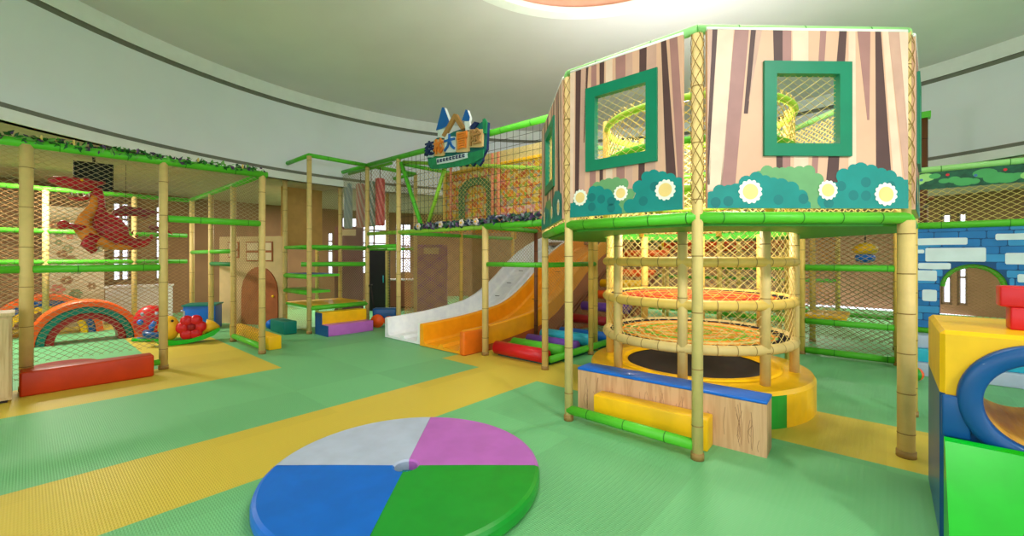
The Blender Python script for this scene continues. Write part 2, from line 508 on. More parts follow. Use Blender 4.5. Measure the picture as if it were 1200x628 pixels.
# orange foam sill in front of the cage
b = MB(); b.rbox(-.23, 0, 0, 1.12, 0, .27, mat('orange_red_vinyl', (188, 52, 0), .42, coat=.1), .022)
o = place(b.build('foam_sill'), G(-6.97, -.05), PHI); tag(o, 'long orange foam block lying in front of the red dragon net cage', 'foam block')
# pale wood cabinet at the left edge
t = empty('cabinet', 'pale wooden cabinet at the left edge beside orange foam block', 'cabinet', G(-7.0, -.62), PHI)
b = MB(); b.box(-.2, .18, -.55, .52, .03, .9, WOODP); b.build('body', t)
b = MB(); b.box(-.22, .2, -.57, .54, .9, .93, WOODP); b.build('top', t)
b = MB(); b.box(-.17, .15, -.52, .49, 0, .03, DARK); b.build('plinth', t)
b = MB(); b.box(.18, .196, -.53, -.02, .06, .87, WOODP); d1 = b.build('door', t)
h = MB(); h.tube([(.2, -.07, .5), (.215, -.07, .5), (.215, -.07, .6), (.2, -.07, .6)], .006, DARK, 6); h.build('handle', d1)
b = MB(); b.box(.18, .196, 0, .5, .06, .87, WOODP); b.build('door', t)

# nested foam arches
def arch(label, a, bb, cols, rad, dep):
    t = empty('foam_arch', label, 'foam arch', G(a, bb), PHI)
    names = ['outer_ring', 'middle_ring', 'inner_ring']
    r1 = rad
    for i, m in enumerate(cols):
        r0 = r1-.11
        b = MB(); n = 28; vs = []; fs = []
        for k in range(n+1):
            th = pi*k/n
            for (r, x) in ((r1-.02, -dep), (r1, -dep+.02), (r1, dep-.02), (r1-.02, dep), (r0, dep), (r0, -dep)):
                vs.append((x, r*cos(th), r*sin(th)))
        for k in range(n):
            for j in range(6):
                j2 = (j+1) % 6
                fs.append((k*6+j, k*6+j2, k*6+6+j2, k*6+6+j))
        fs += [tuple(range(6)), tuple(n*6+j for j in range(5, -1, -1))]
        b.add(vs, fs, m, False); b.build(names[i], t)
        r1 = r0
    return t
arch('red foam arch with green and red inner rings inside the net cage', -10.9, .72, [ORANGE, TEAL, DRED], .74, .22)
arch('orange foam arch with blue inner ring behind the red arch in the cage', -12.3, .25, [ORANGE, NAVY, YELLOW], .8, .22)
b = MB(); b.lathe([(.001, 0), (.33, 0), (.36, .02), (.36, .05), (.33, .07), (.001, .075)], DRED, (0,0,0), 40)
o = place(b.build('cushion'), G(-8.3, .33), 0); tag(o, 'flat round dark red cushion on the cage floor behind orange block', 'cushion')

# ------------------------------------------------------------------ dragon
drc = Vector((-5.5, 5.86, 2.03))
K = .00205
def dz(zx, zy, y=0.0): return Vector(((zx-370)*K, y, -(zy-330)*K))
dr = empty('dragon', 'crimson toy dragon with orange belly hanging inside the left net cage', 'toy dragon', drc, radians(38))
DR = mat('dragon_crimson', (178, 12, 34), .35, .2, 14, .3, 40); DO = mat('dragon_orange', (224, 130, 34), .5, .1, 10); DMAUVE = mat('dragon_wing', (132, 56, 64), .55, .2, 8)
BONE = mat('bone', (230, 220, 200), .5)
b = MB()
path = [dz(300,130), dz(310,190), dz(312,250), dz(305,320,.02), dz(310,390,.03), dz(345,440,.03), dz(420,480,.02), dz(490,495), dz(540,485), dz(568,460), dz(578,425)]
b.tube(path, [.05,.055,.06,.1,.15,.16,.13,.08,.05,.03,.012], DR, 14)
b.build('body', dr)
b = MB(); path = [dz(290,185,-.03), dz(285,250,-.05), dz(250,330,-.06), dz(235,390,-.08), dz(275,455,-.1), dz(350,500,-.08), dz(440,518,-.05), dz(520,508,-.02)]
b.tube(path, [.035,.05,.075,.1,.1,.075,.045,.012], DO, 12); b.build('belly', dr)
b = MB(); b.tube([dz(78,102), dz(100,100), dz(150,105), dz(200,112), dz(255,115), dz(300,120)], [.02,.05,.075,.085,.09,.06], DR, 14)
hd = b.build('head', dr)
b = MB(); b.tube([dz(165,200), dz(200,212), dz(245,200), dz(285,165)], [.014,.024,.03,.03], DR, 10); b.build('jaw', hd)
for i in range(4):
    b = MB(); b.tube([dz(185+i*26, 168, -.03), dz(187+i*26, 192, -.03)], [.012, .002], BONE, 6); b.build('tooth', hd)
for yy in (-.06, .06):
    b = MB(); b.tube([dz(280,95,yy), dz(315,98,yy*1.3), dz(345,88,yy*1.5)], [.028,.016,.002], DR, 8); b.build('horn', hd)
b = MB(); b.ball(dz(235,88,-.08), .018, YELLOW, 8, 6); b.build('eye', hd)
def wing(pts, root, thick, y, fold):
    b = MB(); n = len(pts)
    c = dz(sum(p[0] for p in pts)/n, sum(p[1] for p in pts)/n, y-fold)
    fr = [dz(p[0], p[1], y) for p in pts]; bk = [q+Vector((0, thick, 0)) for q in fr]
    vs = fr+bk+[c, c+Vector((0, thick, 0))]; fs = []
    for i in range(n):
        j = (i+1) % n
        fs += [(i, j, 2*n), (j+n, i+n, 2*n+1), (i, i+n, j+n, j)]
    b.add(vs, fs, DMAUVE if fold > .05 else DR)
    w = b.build('wing', root)
    for p in pts[1::2]:
        r = MB(); r.tube([dz(pts[0][0], pts[0][1], y-.01), dz((pts[0][0]+p[0])/2, (pts[0][1]+p[1])/2, y-fold*.8-.012), dz(p[0], p[1], y-.01)], [.014,.01,.005], DR, 6); r.build('wing_bone', w)
wing([(300,330),(345,290),(420,330),(455,380),(465,440),(500,480),(430,470),(400,505),(360,460),(320,440)], dr, .02, -.16, .04)
wing([(365,300),(380,260),(425,225),(520,240),(630,262),(560,290),(540,320),(490,290),(430,300)], dr, .02, .16, .06)
b = MB(); b.tube([dz(260,400,-.12), dz(215,395,-.18), dz(180,388,-.2)], [.05,.04,.035], DR, 10); a_ = b.build('arm', dr)
b = MB(); b.ball(dz(160,385,-.2), .06, DR, 10, 8); b.build('fist', a_)
b = MB(); b.tube([dz(290,450,-.12), dz(265,510,-.17), dz(300,550,-.18)], [.09,.07,.045], DR, 10); lg = b.build('leg', dr)
for i in range(3):
    c = MB(); c.tube([dz(312,545-i*12,-.2+i*.03), dz(335,548-i*12,-.21+i*.03)], [.014,.003], BONE, 6); c.build('claw', lg)
b = MB(); b.tube([dz(560,370,.1), dz(610,385,.12), dz(650,380,.12)], [.03,.04,.035], DMAUVE, 10); a2 = b.build('arm', dr)
for (q0, q1) in (((650,380),(665,365)), ((650,385),(690,420)), ((640,395),(615,435))):
    c = MB(); c.tube([dz(q0[0],q0[1],.12), dz(q1[0],q1[1],.12)], [.02,.004], DR, 6); c.build('claw', a2)
for i in range(6):
    p = dz(395+i*24, 345+i*26, .02)
    c = MB(); c.tube([p, p+Vector((.03, 0, .045))], [.02,.002], DR, 6); c.build('back_spike', dr)
b = MB()
b.tube([dz(300,80), Vector((dz(300,80).x, 0, 2.8-drc.z))], .003, NETK, 5); b.tube([dz(440,330,.02), Vector((dz(440,300).x, .02, 2.8-drc.z))], .003, NETK, 5)
b.build('hanging_cord', dr)

# ------------------------------------------------------------------ toys on the cage floor
t = empty('rocking_fish', 'yellow rocking fish toy with blue lips, red fin and green base', 'rocking toy', (-5.72, 7.52, 0), radians(35))
kf = .00212
def fz(zx, zy, y=0): return Vector(((zx-420)*kf, y, (508-zy)*kf))
YT = mat('toy_yellow', (240, 186, 40), .4)
b = MB(); n = 18
pts = [(200,420),(260,455),(340,470),(440,468),(540,440),(600,410),(640,395),(642,415),(600,455),(520,485),(420,503),(320,508),(250,495),(215,465)]
b.prism([((p[0]-420)*kf, (508-p[1])*kf) for p in pts], BGREEN, (0,.15,0), (1,0,0), (0,0,1), (0,-1,0), .3); b.build('rocker_base', t)
b = MB(); b.ball(fz(300,375), (.155,.14,.215), YT, 18, 12); hd = b.build('head', t)
for yy in (-.115,):
    c = MB(); c.ball(fz(325,310,yy), .022, DARK, 8, 6); c.build('eye', hd)
b = MB(); b.tube([fz(290,385,-.1), fz(230,420,-.13), fz(170,410,-.09), fz(160,400,0), fz(170,410,.09)], [.035,.06,.06,.06,.03], NAVY, 10); b.tube([fz(215,310,-.04), fz(195,345,-.05), fz(190,390,-.02)], [.03,.045,.03], BLUE, 10); b.build('lips', t)
b = MB(); b.ball(fz(470,400), (.21,.13,.15), YT, 16, 10); b.tube([fz(540,380), fz(600,390), fz(640,400)], [.13,.09,.03], YT, 12); b.build('tail', t)
b = MB()
for k in range(6):
    a = 2*pi*k/6
    b.ball(fz(448+60*cos(a), 375+62*sin(a), -.1), (.1,.06,.1), RED, 12, 8)
b.ball(fz(448, 370, -.12), (.07,.06,.07), DRED, 12, 8); b.build('fin', t)
b = MB(); b.tube([fz(400,300,-.1), fz(400,240,-.12), fz(380,230,-.13)], .014, WHITE, 8); b.build('handle', t)

t = empty('rocking_ladybird', 'red round rocking toy with blue nose left of the yellow fish', 'rocking toy', (-6.55, 7.75, 0), radians(30))
b = MB(); b.ball((0,0,.34), (.26,.2,.3), RED, 18, 12); b.build('body', t)
b = MB(); b.ball((-.12,-.18,.36), .05, BLUE, 10, 8); b.build('nose', t)
b = MB(); b.tube([(-.2,0,.02),(.2,0,.02)], .05, BLUE, 10); b.tube([(-.25,-.1,.05),(0,-.12,.02),(.25,-.1,.05)], .03, BGREEN, 8); b.build('base', t)
for s_ in (-1, 1):
    b = MB(); b.ball((s_*.1,-.15,.5), .03, WHITE, 8, 6); b.build('eye', t)
t = empty('toy_box', 'blue open toy box standing behind the yellow rocking fish', 'box', (-6.55, 9.05, 0), radians(20))
b = MB(); b.rbox(-.28,.28,-.25,.25,0,.5, BLUE, .015); b.build('body', t)
b = MB(); b.box(-.3,.3,-.27,.27,.5,.53, TEAL); b.build('rim', t)
b = MB(); b.rbox(-2.0, 0, 0, .2, 0, .22, YELLOW, .015)
o = place(b.build('foam_beam'), G(-7.5, 2.58), PHI); tag(o, 'yellow foam beam lying along the cage side near the blue ball', 'foam beam')
b = MB(); b.ball((0,0,.1), .1, BLUE, 20, 14)
o = place(b.build('play_ball'), G(-9.74, 3.4)); tag(o, 'small shiny blue ball beside the teal foam block', 'ball')
b = MB(); b.rbox(-.72, 0, 0, .24, 0, .25, TEAL, .015)
o = place(b.build('foam_block'), G(-8.78, 3.3), PHI); tag(o, 'teal foam block on the floor left of the shelf tower', 'foam block')

# playhouse facade: beige wall with round-topped brown door
t = empty('playhouse_wall', 'beige printed playhouse wall with brown arched door behind the cage', 'playhouse', (-5.02, 9.42, 0), atan2(.4, -1.75)+pi)
PB = mat('playhouse_beige', (196, 172, 122), .7, .08, 3)
b = MB(); b.box(-1.75, 0, 0, .06, 0, 1.98, PB); b.build('panel', t)
b = MB(); pts = [(-1.12,0),(-.16,0),(-.16,.7)]+[(-.64+.48*cos(pi*k/14), .7+.6*sin(pi*k/14)) for k in range(1,14)]+[(-1.12,.7)]
b.prism(pts, mat('door_brown', (150, 84, 44), .6, .12, 5), (0,0,0), (1,0,0), (0,0,1), (0,-1,0), .03); dd = b.build('door', t)
c = MB(); c.ball((-.26,-.05,.65), .03, YELLOW, 8, 6); c.build('door_knob', dd)
b = MB()
for (x0, x1, z0, z1) in ((-1.5,-1.2,1.5,1.86),(-1.0,-.3,1.42,1.86)):
    b.box(x0, x1, -.02, 0, z0, z1, mat('door_brown', (150,84,44)))
    for i in range(2):
        for j in range(2):
            w_ = (x1-x0)/2; h_ = (z1-z0)/2
            b.box(x0+i*w_+.025, x0+(i+1)*w_-.025, -.026, -.02, z0+j*h_+.025, z0+(j+1)*h_-.025, mat('printed_pane', (206,190,150)))
b.build('printed_window', t)

# ------------------------------------------------------------------ shelf climbing tower
tw = empty('climbing_shelf', 'tall bamboo-post climbing tower with green-edged shelves behind pink step', 'play structure', G(-8.55, 3.68), PHI)
def m_(a, bb): return (a+8.55, bb-3.68)
M1, M2, M4, M3 = m_(-9.77,3.69), m_(-8.55,3.68), m_(-8.55,4.93), m_(-9.77,4.93)
for p in (M1, M2, M4, M3): post(tw, p[0], p[1], 3.5, .046)
for p in (m_(-11.0,4.93), m_(-9.77,6.2), m_(-8.55,6.2)): post(tw, p[0], p[1], 3.5, .044)
def trail(p, q, z, z2=None, r=.042, m=None): return rail(tw, (p[0],p[1],z), (q[0],q[1],z if z2 is None else z2), r, m)
for p, q in ((M1,M2),(M2,M4),(M1,M3),(M3,M4),(M3,m_(-11.0,4.93)),(M3,m_(-9.77,6.2)),(M4,m_(-8.55,6.2)),(m_(-9.77,6.2),m_(-8.55,6.2))):
    trail(p, q, 3.52)
    if not (p == M4 or q == M4): trail(p, q, 1.72, r=.036)
trail(M2, M4, 1.72, r=.036)
def shelf(p0, p1, q1, q0, z, mt, edge, name='shelf'):
    b = MB()
    vs = [(x, y, z) for x, y in (p0, p1, q1, q0)]+[(x, y, z+.05) for x, y in (p0, p1, q1, q0)]
    b.add(vs, [(3,2,1,0),(0,1,5,4),(1,2,6,5),(2,3,7,6),(3,0,4,7)], edge); b.add(vs, [(4,5,6,7)], mt)
    b.tube([(p0[0],p0[1],z), (p1[0],p1[1],z)], .045, edge, 10)
    return b.build(name, tw)
shelf(M1, M2, m_(-8.55,4.3), m_(-9.77,4.3), 1.12, BLUE, GREEN)
shelf(M1, M2, m_(-8.55,4.1), m_(-9.77,4.1), .8, GVINYL, GREEN)
shelf(M2, M4, M3, M1, .5, YELLOW, GREEN, 'deck')
shelf(m_(-9.1,3.75), m_(-8.57,4.9), M3, m_(-9.7,4.4), 1.36, RED, GREEN)
netpart(tw, (M1[0]+.05, M1[1]), (M2[0]-.05, M2[1]), .05, .48, NETO, cw=.07, ch=.05)
netpart(tw, M3, M4, .55, 3.45, NETW, cw=.09, ch=.06, r=.004)
netpart(tw, M3, m_(-11.0,4.93), .1, 3.45, NETB, cw=.09, ch=.06, r=.005)
netpart(tw, m_(-9.77,6.2), m_(-8.55,6.2), .1, 3.4, NETB, cw=.1, ch=.07, r=.005)
b = MB(); b.box(M1[0]-.9, M1[0]-.86, M1[1]+.25, M1[1]+1.2, 1.75, 3.4, mat('tan_board', (190,150,86), .7)); b.build('side_board', tw)

t = empty('foam_steps', 'two-step foam stair, yellow upper step and pink lower step, blue sides', 'foam steps', G(-7.95, 4.25), PHI)
b = MB(); b.rbox(-.26, 0, -.47, .47, 0, .21, PINK, .012); b.build('lower_step', t)
b = MB(); b.rbox(-.52, -.262, -.47, .47, 0, .43, YELLOW, .012); b.build('upper_step', t)
b = MB(); b.prism([(-.52,0),(0,0),(0,.205),(-.26,.205),(-.26,.425),(-.52,.425)], NAVY, (0,-.472,0), (1,0,0), (0,0,1), (0,-1,0), .02); b.build('side_panel', t)

# hanging bags on a cross rail
trail(m_(-9.77,5.08), m_(-7.85,5.08), 3.5, r=.035)
for i, (px, Y, m1, top, lab) in enumerate(((408, 10.2, stripe_mat('bag_blue_stripes', (150,182,204), (184,208,220)), 3.27, 'pale blue striped punch bag, leftmost of four hanging in the shelf tower'),
        (422.5, 9.83, stripe_mat('bag_pink_stripes', (222,128,128), (236,196,190)), 3.2, 'pink and white striped punch bag hanging just right of pale blue one'),
        (435, 9.53, stripe_mat('bag_green_stripes', (120,150,140), (206,214,204)), 3.2, 'grey green striped punch bag half hidden behind a bamboo post'),
        (445.5, 9.28, stripe_mat('bag_red_stripes', (190,60,66), (220,120,116)), 3.22, 'red striped punch bag, rightmost of the four hanging bags'))):
    x = (px-600)/500*Y
    t = empty('punch_bag', lab, 'punch bag', (x, Y, 2.2), 0, 'striped bags hanging in the shelf tower')
    b = MB(); b.lathe([(.001,0),(.085,0),(.1,.02),(.1,top-2.22),(.085,top-2.2),(.001,top-2.2)], m1, seg=24); b.build('bag', t)
    b = MB(); b.tube([(0,0,top-2.2),(0,0,3.5-2.2)], .008, NETK, 6); b.build('rope', t)

# toy cart in the dark doorway
t = empty('toy_cart', 'small dark toy cart with orange wheel left of the white slide', 'toy cart', (-2.83, 9.35, 0), radians(5))
b = MB(); b.rbox(-.2,.3,-.12,.12,.12,.4, NAVY, .03); b.build('body', t)
for x in (-.0, .24):
    b = MB(); b.tube([(x-.08,-.2,.14),(x-.08,-.13,.14)], .14 if x == 0 else .1, ORANGE, 20); b.build('wheel', t)
b = MB(); b.tube([(-.18,0,.35),(-.26,0,.9)], .015, DARK, 8); b.tube([(-.26,-.12,.9),(-.26,.12,.9)], .018, DARK, 8); b.build('handle', t)

# ------------------------------------------------------------------ slide gallery frame
gf = empty('slide_gallery', 'long green-railed net gallery above the white and orange slides', 'play structure', G(-6.1, 4.93), PHI)
def g_(a, bb): return (a+6.1, bb-4.93)
def grail(a0,b0,z0,a1,b1,z1,r=.042,m=None,seam=None):
    p, q = g_(a0,b0), g_(a1,b1); return rail(gf, (p[0],p[1],z0), (q[0],q[1],z1), r, m, seam)
for a in (-7.36,): p = g_(a,4.93); post(gf, p[0], p[1], 3.48, .046)
p = g_(-4.65,4.67); post(gf, p[0], p[1], 1.98, .05)
p = g_(-4.78,6.1); post(gf, p[0], p[1], 1.98, .036, m=BROWNPOST, seam=DARK, label='brown post')
p = g_(-3.56,6.1); post(gf, p[0], p[1], 1.98, .042, m=BAMBOO_Y)
p = g_(-3.85,7.2); post(gf, p[0], p[1], 1.98, .036, m=BROWNPOST, seam=DARK, label='brown post')
for (a, bb) in ((-7.36,6.6),(-7.36,8.4),(-6.3,9.6)): p = g_(a,bb); post(gf, p[0], p[1], 3.4, .045, m=BAMBOO_Y)
p = g_(-5.97,6.9); post(gf, p[0], p[1], 3.4, .03, z0=1.9, m=BAMBOO_Y)
grail(-8.5,4.93,3.52,-3.5,4.93,3.5,.05)
grail(-8.5,4.93,2.02,-4.7,4.93,2.0,.04,LIME,GREEN_D)
grail(-8.5,4.93,1.74,-7.4,4.93,1.74,.038)
grail(-4.65,4.67,1.98,-3.5,4.67,1.98,.048)
grail(-4.6,4.67,1.4,-3.5,4.67,1.4,.036)
grail(-4.65,4.72,1.98,-4.78,6.1,1.98,.04); grail(-3.5,4.67,1.4,-3.56,6.1,1.4,.036)
grail(-7.36,4.97,2.0,-7.36,8.4,2.0,.04); grail(-7.36,4.97,3.4,-7.36,8.4,3.4,.04); grail(-7.36,8.4,3.4,-3.9,8.6,3.4,.04,LIME)
grail(-7.3,4.95,3.4,-6.62,4.95,2.08,.04); grail(-5.8,4.95,3.4,-6.46,4.95,2.08,.036,LIME)
grail(-7.3,5.0,3.42,-3.9,5.9,2.95,.035,LIME)
netpart(gf, g_(-8.45,4.93), g_(-7.42,4.93), 2.05, 3.48, NETB, name='net', cw=.12, ch=.09, r=.003)
netpart(gf, g_(-7.3,4.93), g_(-3.6,4.93), 2.05, 3.48, NETK, square=True, cw=.13, ch=.13, r=.0034)
netpart(gf, g_(-7.34,5.2), g_(-7.36,8.4), .1, 1.98, NETW, cw=.09, ch=.06, r=.004)
netpart(gf, g_(-7.34,6.1), g_(-5.0,8.0), 2.05, 3.3, NETO, cw=.1, ch=.08, r=.006)
netpart(gf, g_(-4.78,6.0), g_(-4.65,4.75), 1.42, 1.95, NETW, cw=.09, ch=.06, r=.003)
DL = [mat('garland_navy', (40,52,84), .6), mat('garland_purple', (96,64,110), .6), mat('garland_grey', (140,150,160), .6), mat('garland_green', (42,92,60), .6)]
for (a0,b0,a1,b1,n) in ((-6.75,4.93,-4.75,4.93,420),(-4.6,4.7,-3.6,4.7,200)):
    p, q = g_(a0,b0), g_(a1,b1); leaf_garland(gf, (p[0],p[1],2.06), (q[0],q[1],2.05), n, DL, .06, .055)
for a in (-6.6,-5.95,-5.4,-5.05): p = g_(a,4.86); blossom(gf, (p[0],p[1],2.09), .06, mat('pale_petal',(214,196,190),.5), YELLOW)
# deck at the top of the slides and printed back screen
b = MB(); p = g_(-7.36,9.5); q = g_(-3.4,11.0); b.box(p[0], q[0], p[1], q[1], 1.84, 1.92, mat('deck_brown',(140,100,64),.7)); b.build('deck', gf)
SCR = blotch_mat('screen_print', [(214,150,40),(232,184,40),(206,96,50),(150,180,60),(222,196,130),(236,140,40),(226,120,110),(170,160,140)], 15)
SCP = blotch_mat('screen_print_pink', [(226,150,160),(240,180,60),(236,196,190),(224,110,90),(232,150,150)], 15)
p = g_(-6.95,5.75); q = g_(-3.72,5.75); pm = g_(-5.4,5.75)
b = MB(); b.box(p[0], pm[0], p[1], p[1]+.04, 2.06, 3.2, SCR); b.box(pm[0], q[0], p[1], p[1]+.04, 2.42, 3.2, SCR); b.box(pm[0], q[0], p[1], p[1]+.04, 2.06, 2.42, SCP)
b.build('printed_screen', gf)
b = MB(); b.box(p[0]+.5, q[0], p[1], p[1]+.04, 3.25, 3.46, mat('cream_valance', (236,214,150), .6)); b.build('valance', gf)
rail(gf, (p[0],p[1],3.22), (q[0],q[1],3.22), .04, m=YELLOW, seam=SEAM, name='yellow_rail')
b = MB(); pa = g_(-6.4,5.72)
ar = [(.0,0),(.14,0),(.14,.62)]+[(.46-.32*cos(pi*k/12), .62+.2*sin(pi*k/12)) for k in range(1,12)]+[(.78,.62),(.78,0),(.92,0),(.92,.68)]+[(.46+.46*cos(pi*k/12), .68+.28*sin(pi*k/12)) for k in range(1,12)]+[(0,.68)]
b.prism(ar, mat('hedge_green',(84,130,84),.7,.3,16), (pa[0],pa[1],2.08), (1,0,0), (0,0,1), (0,-1,0), .05); b.build('printed_arch', gf)
for k, (a, mm) in enumerate(((-6.75,BAMBOO_Y),(-6.55,'s'),(-5.4,'s'),(-5.25,'s'),(-4.2,BAMBOO_Y))):
    b = MB(); p = g_(a,5.6); b.tube([(p[0],p[1],2.0),(p[0],p[1],3.4)], .028, mat('salmon_post',(224,132,104),.5) if mm == 's' else mm, 10); b.build('slim_post', gf)
netpart(gf, g_(-7.3,5.3), g_(-3.7,5.3), 2.06, 3.3, NETY, cw=.1, ch=.08, r=.003)
netpart(gf, g_(-7.2,6.9), g_(-4.9,7.0), 2.06, 3.3, NETO, cw=.1, ch=.08, r=.008)
for b0 in (5.1, 6.6):
    netpart(gf, g_(-7.4,b0), g_(-7.36,8.4 if b0 > 6 else 6.55), .1, 1.95, mat('net_cord_tan', (206,160,98), .7), cw=.075, ch=.05, r=.0075)

# ------------------------------------------------------------------ slides
PROF = [(0,.05),(.5,.07),(1.0,.105),(1.45,.155),(1.9,.22),(2.2,.31),(2.5,.45),(2.9,.7),(3.3,.99),(3.7,1.26),(4.1,1.46),(4.5,1.62),(5.0,1.76),(5.5,1.84),(6.2,1.86)]
def smooth_prof(P, k=3):
    out = []
    for i in range(len(P)-1):
        p0 = P[max(i-1,0)]; p1 = P[i]; p2 = P[i+1]; p3 = P[min(i+2,len(P)-1)]
        for j in range(k):
            t = j/k
            f = lambda a,b,c,d: .5*((2*b)+(-a+c)*t+(2*a-5*b+4*c-d)*t*t+(-a+3*b-3*c+d)*t**3)
            out.append((f(p0[0],p1[0],p2[0],p3[0]), f(p0[1],p1[1],p2[1],p3[1])))
    out.append(P[-1]); return out
SP = smooth_prof(PROF)
def slide(name, label, a0, a1, b0, m, skirt):
    t = empty(name, label, 'slide', G(a0, b0), PHI)
    W = a1-a0; hw = .33
    sec = [(0,-.04),(0,hw-.02),(.02,hw),(.06,hw),(.085,hw-.03),(.1,.04),(.14,0),(W/2-.07,0),(W/2-.04,.05),(W/2+.04,.05),(W/2+.07,0),(W-.14,0),(W-.1,.04),(W-.085,hw-.03),(W-.06,hw),(W-.02,hw),(W,hw-.02),(W,-.04)]
    n = len(sec); b = MB(); vs = []; fs = []
    for (y, z) in SP:
        for (x, dz_) in sec: vs.append((x, y, max(z+dz_, .003)))
    for i in range(len(SP)-1):
        for j in range(n):
            j2 = (j+1) % n
            fs.append((i*n+j, i*n+n+j, i*n+n+j2, i*n+j2))
    fs += [tuple(range(n)), tuple((len(SP)-1)*n+j for j in range(n-1,-1,-1))]
    b.add(vs, fs, m, False); o = b.build('chute', t)
    for p in o.data.polygons: p.use_smooth = False
    if skirt:
        b = MB()
        vs = []; fs = []
        k = len(SP)
        for (y, z) in SP:
            zt = max(z-.03, .01)
            vs += [(W-.05, y, 0), (W+.02, y, 0), (W+.02, y, zt+.06), (W-.05, y, zt)]
        for i in range(k-1):
            for j in range(4):
                j2 = (j+1) % 4; fs.append((i*4+j, i*4+j2, i*4+4+j2, i*4+4+j))
        fs += [(3,2,1,0), tuple((k-1)*4+j for j in range(4))]
        b.add(vs, fs, skirt); b.build('side_skirt', t)
        b = MB(); b.rbox(W-.08, W+.03, -.03, .38, 0, .37, mat('orange_pad', (232, 116, 22), .4), .03); b.build('end_pad', t)
    # dark scuff strips of anti-static tape
    b = MB()
    for (yy, xx) in ((2.7,.3),(3.05,.3),(3.5,.34),(2.85,.75*W),(3.25,.8*W)):
        z = [p for p in SP if p[0] >= yy][0]
        b.box(xx-.06, xx+.06, z[0]-.012, z[0]+.012, z[1]+.003, z[1]+.012, DARK)
    b.build('tape_mark', t)
    return t
slide('slide', 'white plastic double-lane slide left of the orange slide', -7.1, -5.99, 4.46, WPLASTIC, None)
slide('slide', 'orange plastic double-lane slide right of the white slide', -5.97, -4.86, 4.42, ORANGEP, mat('slide_side_rust',(176,84,40),.5))

# ------------------------------------------------------------------ roller ramp
rr = empty('roller_climb', 'padded roller climb with red, green, purple and cyan rolls right of orange slide', 'roller climb', G(-4.05, 5.7), PHI)
def r_(a, bb): return (a+4.05, bb-5.7)
for (p, q) in ((r_(-3.5,4.8), r_(-3.52,6.9)), (r_(-4.58,4.8), r_(-4.6,6.9))):
    rail(rr, (p[0],p[1],.09), (q[0],q[1],.09), .05, name='base_rail')
b = MB(); p = r_(-4.5,4.8); q = r_(-3.55,6.5); b.box(p[0], q[0], p[1], q[1], .0, .05, mat('base_pad_teal',(20,92,84),.6)); b.build('base_pad', rr)
for (bb, z, m, r) in ((4.8,.12,RED,.1),(5.2,.13,GREEN,.085),(5.58,.14,PURPLE,.085),(5.98,.17,CYAN,.1)):
    p = r_(-4.53,bb); q = r_(-3.57,bb); b = MB(); b.tube([(p[0],p[1],z),(q[0],q[1],z)], r, m, 18); b.build('roller', rr)
for i, m in enumerate((BLUE, DRED, PURPLE, ORANGE, YELLOW, ORANGE, mat('greyblue_vinyl',(120,150,170),.5), ORANGE)):
    bb = 6.5+i*.37; z = .15+i*.205
    p = r_(-4.5,bb); q = r_(-3.5,bb); b = MB(); b.tube([(p[0],p[1],z),(q[0],q[1],z)], .085, m, 18); b.build('roller', rr)
b = MB()
p = r_(-4.6,6.4); q = r_(-3.45,9.25)
for x in (p[0]-.02, q[0]+.02):
    b.tube([(x,p[1],.05),(x,q[1],1.75)], .035, BROWNPOST, 8)
b.build('stringer', rr)
b = MB(); L = hypot(2.85,1.64)
b.net(1.15, L, lambda x,z: Vector((p[0]+x, p[1]+z*2.85/L, .0+z*1.64/L)), lambda x,z: Vector((0,-.45,.9)), NETB, cw=.09, ch=.07, r=.004); b.build('ramp_net', rr)
x = r_(-4.66,0)[0]
netpart(rr, (x, r_(0,6.2)[1]), (x, r_(0,8.6)[1]), .1, 1.95, NETW, cw=.09, ch=.06, r=.003)

# ------------------------------------------------------------------ castle sign
sg = empty('castle_sign', 'blue castle-shaped name board with Chinese lettering on the gallery rail', 'sign', G(-5.5, 4.84, 2.95), PHI)
SW = 1.45
def sx(z): return (z-310)/480*SW     # zoom px -> metres in board plane
def sz(z, x=None): return (600-z-(.22*(x-310) if x is not None else 0))*.00208
STEAL = mat('sign_teal',(20,104,100),.5,.2,9); SGREEN = mat('sign_green',(30,130,84),.5,.2,8); SBLUE = mat('sign_blue',(20,98,178),.45); STAN = mat('sign_tan',(214,180,124),.5); SBROWN = mat('sign_brown',(166,124,70),.5); SPALE = mat('sign_pale',(214,226,226),.5); SDARK = mat('sign_navy',(20,40,92),.5); SOR = mat('sign_orange',(226,130,44),.5)
def board(pts, m, y, th, name, side=None):
    b = MB(); b.prism([(sx(p[0]), sz(p[1], p[0])) for p in pts], m, (0, y, 0), (1,0,0), (0,0,1), (0,-1,0), th, side); return b.build(name, sg)
base = [(62,470),(75,400),(110,350),(150,315),(230,300),(300,270),(380,250),(450,255),(540,200),(570,215),(565,330),(560,420),(530,480)]
scal = []
for k in range(9):
    x = 530-k*52; scal += [(x, 505+ (k % 2)*14), (x-26, 545)]
base += [(x, min(y+ (530-x)*.06, 600)) for x, y in scal]+[(72,540)]
board(base, STEAL, .0, .05, 'backboard', SDARK)
board([(80,500),(150,470),(300,480),(430,450),(545,420),(540,480),(480,520),(400,545),(300,560),(200,575),(110,580),(85,540)], SGREEN, -.05, .02, 'bush_cutout')
tw_ = board([(170,310),(175,250),(255,240),(262,300),(260,330)], SPALE, -.05, .03, 'tower')
board([(160,255),(215,65),(235,70),(280,190),(262,225),(210,245)], SBLUE, -.03, .06, 'tower_roof', SPALE)
board([(380,190),(410,105),(425,110),(445,170),(440,200)], SBLUE, -.03, .05, 'tower_roof', SPALE)
board([(400,200),(440,195),(450,265),(410,270)], SPALE, -.05, .03, 'tower')
board([(215,300),(320,130),(340,135),(405,250),(380,265),(325,175),(240,315)], SBROWN, -.05, .05, 'gable_beam')
board([(435,250),(480,205),(510,215),(460,285)], SDARK, -.05, .03, 'chimney')
